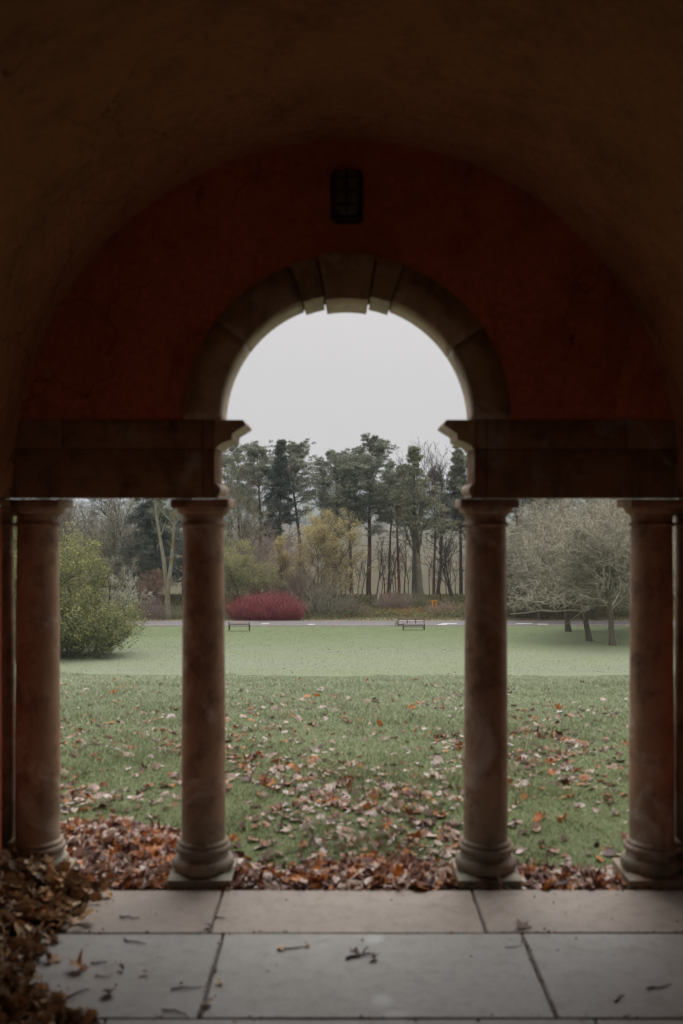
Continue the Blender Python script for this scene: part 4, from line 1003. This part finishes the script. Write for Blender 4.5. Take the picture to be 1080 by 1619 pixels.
# ----- orchard at the right
G4 = 'old fruit trees with bare tangled crowns at the right'
orch = []
for k_ in range(3):
    orch.append(bare(160 + k_, 7.6, 1.5, .28, .17, (20, 13, 12, 8), (58, 48, 46, 48), 'orchard_twig', 'apple_bark', ((-.16, -.22, -.05)[k_], .02), .055, rmin=.0115, droop=.05, flen=.62, lf=(.78, .58, .50, .40), curl=.17, zmin=1.75, limbs=False))
for px, Y, hp, ms, lb_ in ((899, 66, 806, orch[0], 'leftmost bare fruit tree, its trunk standing farthest back'), (932, 59, 812, orch[1], 'middle bare fruit tree with its trunk leaning left'),
                           (969, 55.6, 800, orch[2], 'nearest bare fruit tree, trunk beside the right outer column'), (1075, 60, 790, orch[0], 'bare fruit tree behind the right outer column'),
                           (1010, 70, 770, orch[1], 'tall bare fruit tree behind the nearest one'),
                           (852, 80, 832, orch[0], 'low wide fruit tree across the road at the left of the right bay'), (892, 81, 806, orch[1], 'wide fruit tree across the road behind the leftmost trunk'), (940, 80, 796, orch[2], 'fruit tree across the road behind the middle trunk')):
    H = top(hp, Y); o = put('fruit_tree', px, Y, ms, lb_, 'tree', G4, rz=(0 if Y < 67 and px < 1000 else px), s=H / 6.9)
for px, Y, hp, ms, lb_ in ((818, 84, 850, tC, 'low grey twiggy tree nearest the right inner column'), (852, 85, 835, tB, 'low olive twiggy tree left of the fruit tree trunks'), (835, 86, 822, tC, 'grey twiggy tree beyond the road, right of the right inner column'), (868, 90, 800, tB, 'olive twiggy tree beyond the road behind the fruit trees'),
                           (905, 88, 790, tC, 'grey twiggy tree beyond the road above the leftmost fruit tree'), (945, 92, 780, tD, 'brown twiggy tree beyond the road behind the middle fruit tree'),
                           (990, 88, 770, tC, 'grey twiggy tree beyond the road near the outer right column'), (800, 89, 838, tC, 'grey twiggy tree behind the right inner column'),
                           (1050, 90, 775, tB, 'olive twiggy tree off behind the right outer column')):
    H = top(hp, Y); put('bare_tree', px, Y, ms, lb_, 'tree', G3, rz=px * .31, s=H / 9.6)
put('pine_tree', 816, 97, pine(170, top(722, 97), 2.6, .66, (0, 0), .24, .9, barkm='pine_bark_red', gap=.7), 'orange-stemmed pine seen high beside the right inner column', group=G1)
put('pine_tree', 846, 99, pine(171, top(730, 99), 2.8, .52, (0, 0), .24, 1.1, gap=.4), 'dark pine over the left part of the right bay', group=G1)
put('pine_tree', 868, 101, pine(172, top(735, 101), 2.6, .55, (0, 0), .22, .9, barkm='pine_bark_red', gap=.6), 'reddish-stemmed pine behind the fruit trees', group=G1)
put('pine_tree', 770, 96, pine(173, top(710, 96), 2.8, .5, (0, 0), .24, 1.1), 'pine hidden behind the right inner column', group=G1)
put('pine_tree', 960, 103, pine(174, top(742, 103), 2.8, .5, (0, 0), .24, 1.0), 'pine far behind the nearest fruit tree', group=G1)

# ----- undergrowth on the bank beyond the road
rng = np.random.default_rng(77)
mb = MB()
N = 150000
y = rng.uniform(79.3, 94, N); x = rng.uniform(-.46, .46, N) * y
clump = wob(x, y, .9) * .5 + wob(x + 9, y * 1.7, 2.1) * .5
edge_in = 81.0 + .5 * wob(x, y * 0, .9)
keep = y > edge_in; x, y, clump = x[keep], y[keep], clump[keep]; n = len(x)
H = np.interp(y, [79.3, 81, 86, 94], [.25, .60, .42, .30]) * np.clip(.75 + .6 * clump, .2, 1.6)
z = gz(y) + rng.random(n) ** 1.1 * H
D = norm(rng.normal(0, 1, (n, 3)) + np.array([0, 0, .9]))
blades(mb, np.stack([x, y, z], -1), D, rng.uniform(.12, .40, n), rng.uniform(.012, .035, n), np.clip(.42 + .30 * wob(x * .7, y, .8) + .15 * wob(x, y * 2, 2.3) + rng.normal(0, .2, n), 0, 1))
props(mb.build('undergrowth', M['bramble']), 'tangle of dead grass, bramble and bracken on the bank beyond the road', kind='stuff')
mb = MB(); N = 40000
y = rng.uniform(79, 92, N); x = rng.uniform(-.46, .46, N) * y; P_ = np.stack([x, y, gz(y) + .02 + rng.random(N) * .08], -1)
leafquads(mb, rng, P_, rng.uniform(.04, .09, N), np.clip(rng.normal(.55, .25, N), 0, 1), .8)
props(mb.build('leaf_litter', M['beech_leaf']), 'brown leaf litter under the trees beyond the road', kind='stuff')
# low bank shrubs one can tell apart
for i, (px, Y, W_, H_, mt, lb_) in enumerate(((556, 83, 2.6, 1.4, 'brown_twig', 'low brown bramble bush under the central pines'), (650, 88, 2.4, 1.3, 'olive_twig', 'low olive bush at the foot of the pale double trunk'),
        (700, 84, 2.6, 1.2, 'pink_twig', 'low pinkish bush left of the right inner column'), (620, 86, 2.6, 1.7, 'pink_twig', 'pinkish bush behind the white cross rail'),
        (850, 81.5, 3.4, 1.5, 'brown_twig', 'brown bramble bush beside the road at the left of the right bay'), (905, 82, 3.4, 1.6, 'brown_twig', 'brown bramble bush behind the fruit tree trunks'),
        (198, 82, 3.4, 1.6, 'brown_twig', 'brown bramble bush beyond the road in the left bay'), (276, 81.5, 2.4, 1.1, 'olive_twig', 'olive bramble at the foot of the pale double trunk in the left bay'),
        (960, 83, 4.0, 2.2, 'olive_twig', 'olive thicket behind the nearest fruit tree trunk'), (820, 83, 3.0, 2.6, 'grey_twig', 'grey bush by the right inner column'))):
    put('bramble_bush', px, Y, shrub(200 + i, W_, H_, 150, mt, .011, 5, 1.1), lb_, 'bush', 'low bushes on the bank')

# ---------------------------------------------------------------- benches, frames
def bench(name, px0, px1, Yb, py_top, label, facing=1, L=None):
    x0, x1 = X(px0, Yb), X(px1, Yb); L = x1 - x0
    z0 = float(gz(Yb)) - .02
    r = empty(name, ((x0 + x1) / 2, Yb, z0), label, 'bench', 'park benches along the road')
    Ht = ZP(py_top, Yb) - z0; hl = L / 2
    for s in (-1, 1):
        mb = MB(); x_ = s * hl
        mb.box((x_ - .03, -.03, 0), (x_ + .03, .03, Ht)); mb.box((x_ - .03, .42, 0), (x_ + .03, .48, Ht * .62))
        mb.box((x_ - .028, -.028, .03), (x_ + .028, .478, .07)); mb.box((x_ - .035, .02, Ht * .60), (x_ + .035, .50, Ht * .64))
        mb.build('end_frame', M['bench_iron'], r, bevel=.006)
    for s in (-1, 1):
        v, q = lathe([(.0, Ht + .08), (.03, Ht + .07), (.045, Ht + .04), (.03, Ht + .01), (.02, Ht)], 10, s * hl, 0); mb = MB(); mb.add(v, q); mb.build('finial', M['bench_wood'], r, smooth=True)
    for k, z in enumerate((Ht * .93, Ht * .80, Ht * .67)):
        mb = MB(); mb.box((-hl + .02, -.065 + .0 * k, z - .035), (hl - .02, -.035, z + .035)); mb.build('back_slat', M['bench_wood'] if k < 2 else M['bench_iron'], r, bevel=.004)
    for k in range(4):
        mb = MB(); yy = .04 + k * .105; mb.box((-hl + .02, yy, Ht * .48), (hl - .02, yy + .085, Ht * .48 + .03)); mb.build('seat_slat', M['bench_iron'] if k == 0 else M['bench_wood'], r, bevel=.004)
    return r
bench('park_bench', 362, 394, 68, 983.5, 'low pale park bench on the lawn in front of the red shrub')
bench('park_bench', 638, 671, 67.6, 985.5, 'dark framed park bench near the road right of centre, the nearer of two')
# farther bench as an open rail frame across the road
b2 = empty('park_bench', (X(650, 72), 72, float(gz(72))), 'dark railed bench just behind the nearer right bench', 'bench', 'park benches along the road')
hw = (X(671, 72) - X(630, 72)) / 2; zt = ZP(978, 72) - float(gz(72))
for k, x_ in enumerate((-hw, -hw * .3, hw * .35, hw)):
    mb = MB(); mb.box((x_ - .03, -.03, 0), (x_ + .03, .03, zt)); mb.build('post', M['bench_iron'], b2)
for z_ in (zt - .03, zt - .42):
    mb = MB(); mb.box((-hw, -.045, z_ - .03), (hw, -.032, z_ + .03)); mb.build('back_slat', M['bench_iron'], b2)
mb = MB(); mb.box((-hw, .035, .38), (hw, .42, .42)); mb.build('seat', M['bench_wood'], b2)
mb = MB(); mb.box((-hw - .25, -.02, zt - .45), (-hw - .04, .03, zt - .05)); mb.build('arm_panel', M['bench_wood'], b2, bevel=.01)
# orange trestle
Y = 84.5; o = empty('orange_barrier', (X(686.5, Y), Y, float(gz(Y))), 'small bright orange trestle barrier among the trees right of centre', 'barrier')
hh = ZP(949.5, Y) - float(gz(Y))
mb = MB(); mb.box((-.34, -.03, hh - .09), (.34, .03, hh)); mb.build('rail', M['orange_paint'], o)
for x_ in (-.13, .17):
    mb = MB(); mb.box((x_ - .035, -.025, 0), (x_ + .035, .025, hh - .092)); mb.build('leg', M['orange_paint'], o)
Y = 87; o = empty('cross_rail', (X(598, Y), Y, float(gz(Y))), 'thin pale post with a crossbar standing on the bank at the centre', 'post')
hh = ZP(938, Y) - float(gz(Y)); hr = ZP(955, Y) - float(gz(Y))
mb = MB(); mb.box((-.03, -.03, 0), (.03, .03, hh)); mb.build('post', M['pale_paint'], o)
mb = MB(); mb.box((-.58, -.06, hr - .025), (.62, -.032, hr + .025)); mb.build('crossbar', M['pale_paint'], o)
mb = MB(); mb.box((.56, -.03, 0), (.61, .03, hh * .8)); mb.build('end_post', M['orange_paint'], o)

# ---------------------------------------------------------------- haze: one closed box round everything
hzm = bpy.data.materials.new('haze'); hzm.use_nodes = True; ht = hzm.node_tree; ht.nodes.clear()
ho = ht.nodes.new('ShaderNodeOutputMaterial'); hv = ht.nodes.new('ShaderNodeVolumePrincipled')
hv.inputs['Color'].default_value = (.80, .89, 1, 1); hv.inputs['Density'].default_value = .00030; hv.inputs['Anisotropy'].default_value = .2
ht.links.new(hv.outputs[0], ho.inputs['Volume'])
mb = MB(); mb.box((-3300, -120, -18), (3300, 3060, 66)); props(mb.build('haze', hzm), 'thin winter haze', kind='stuff')
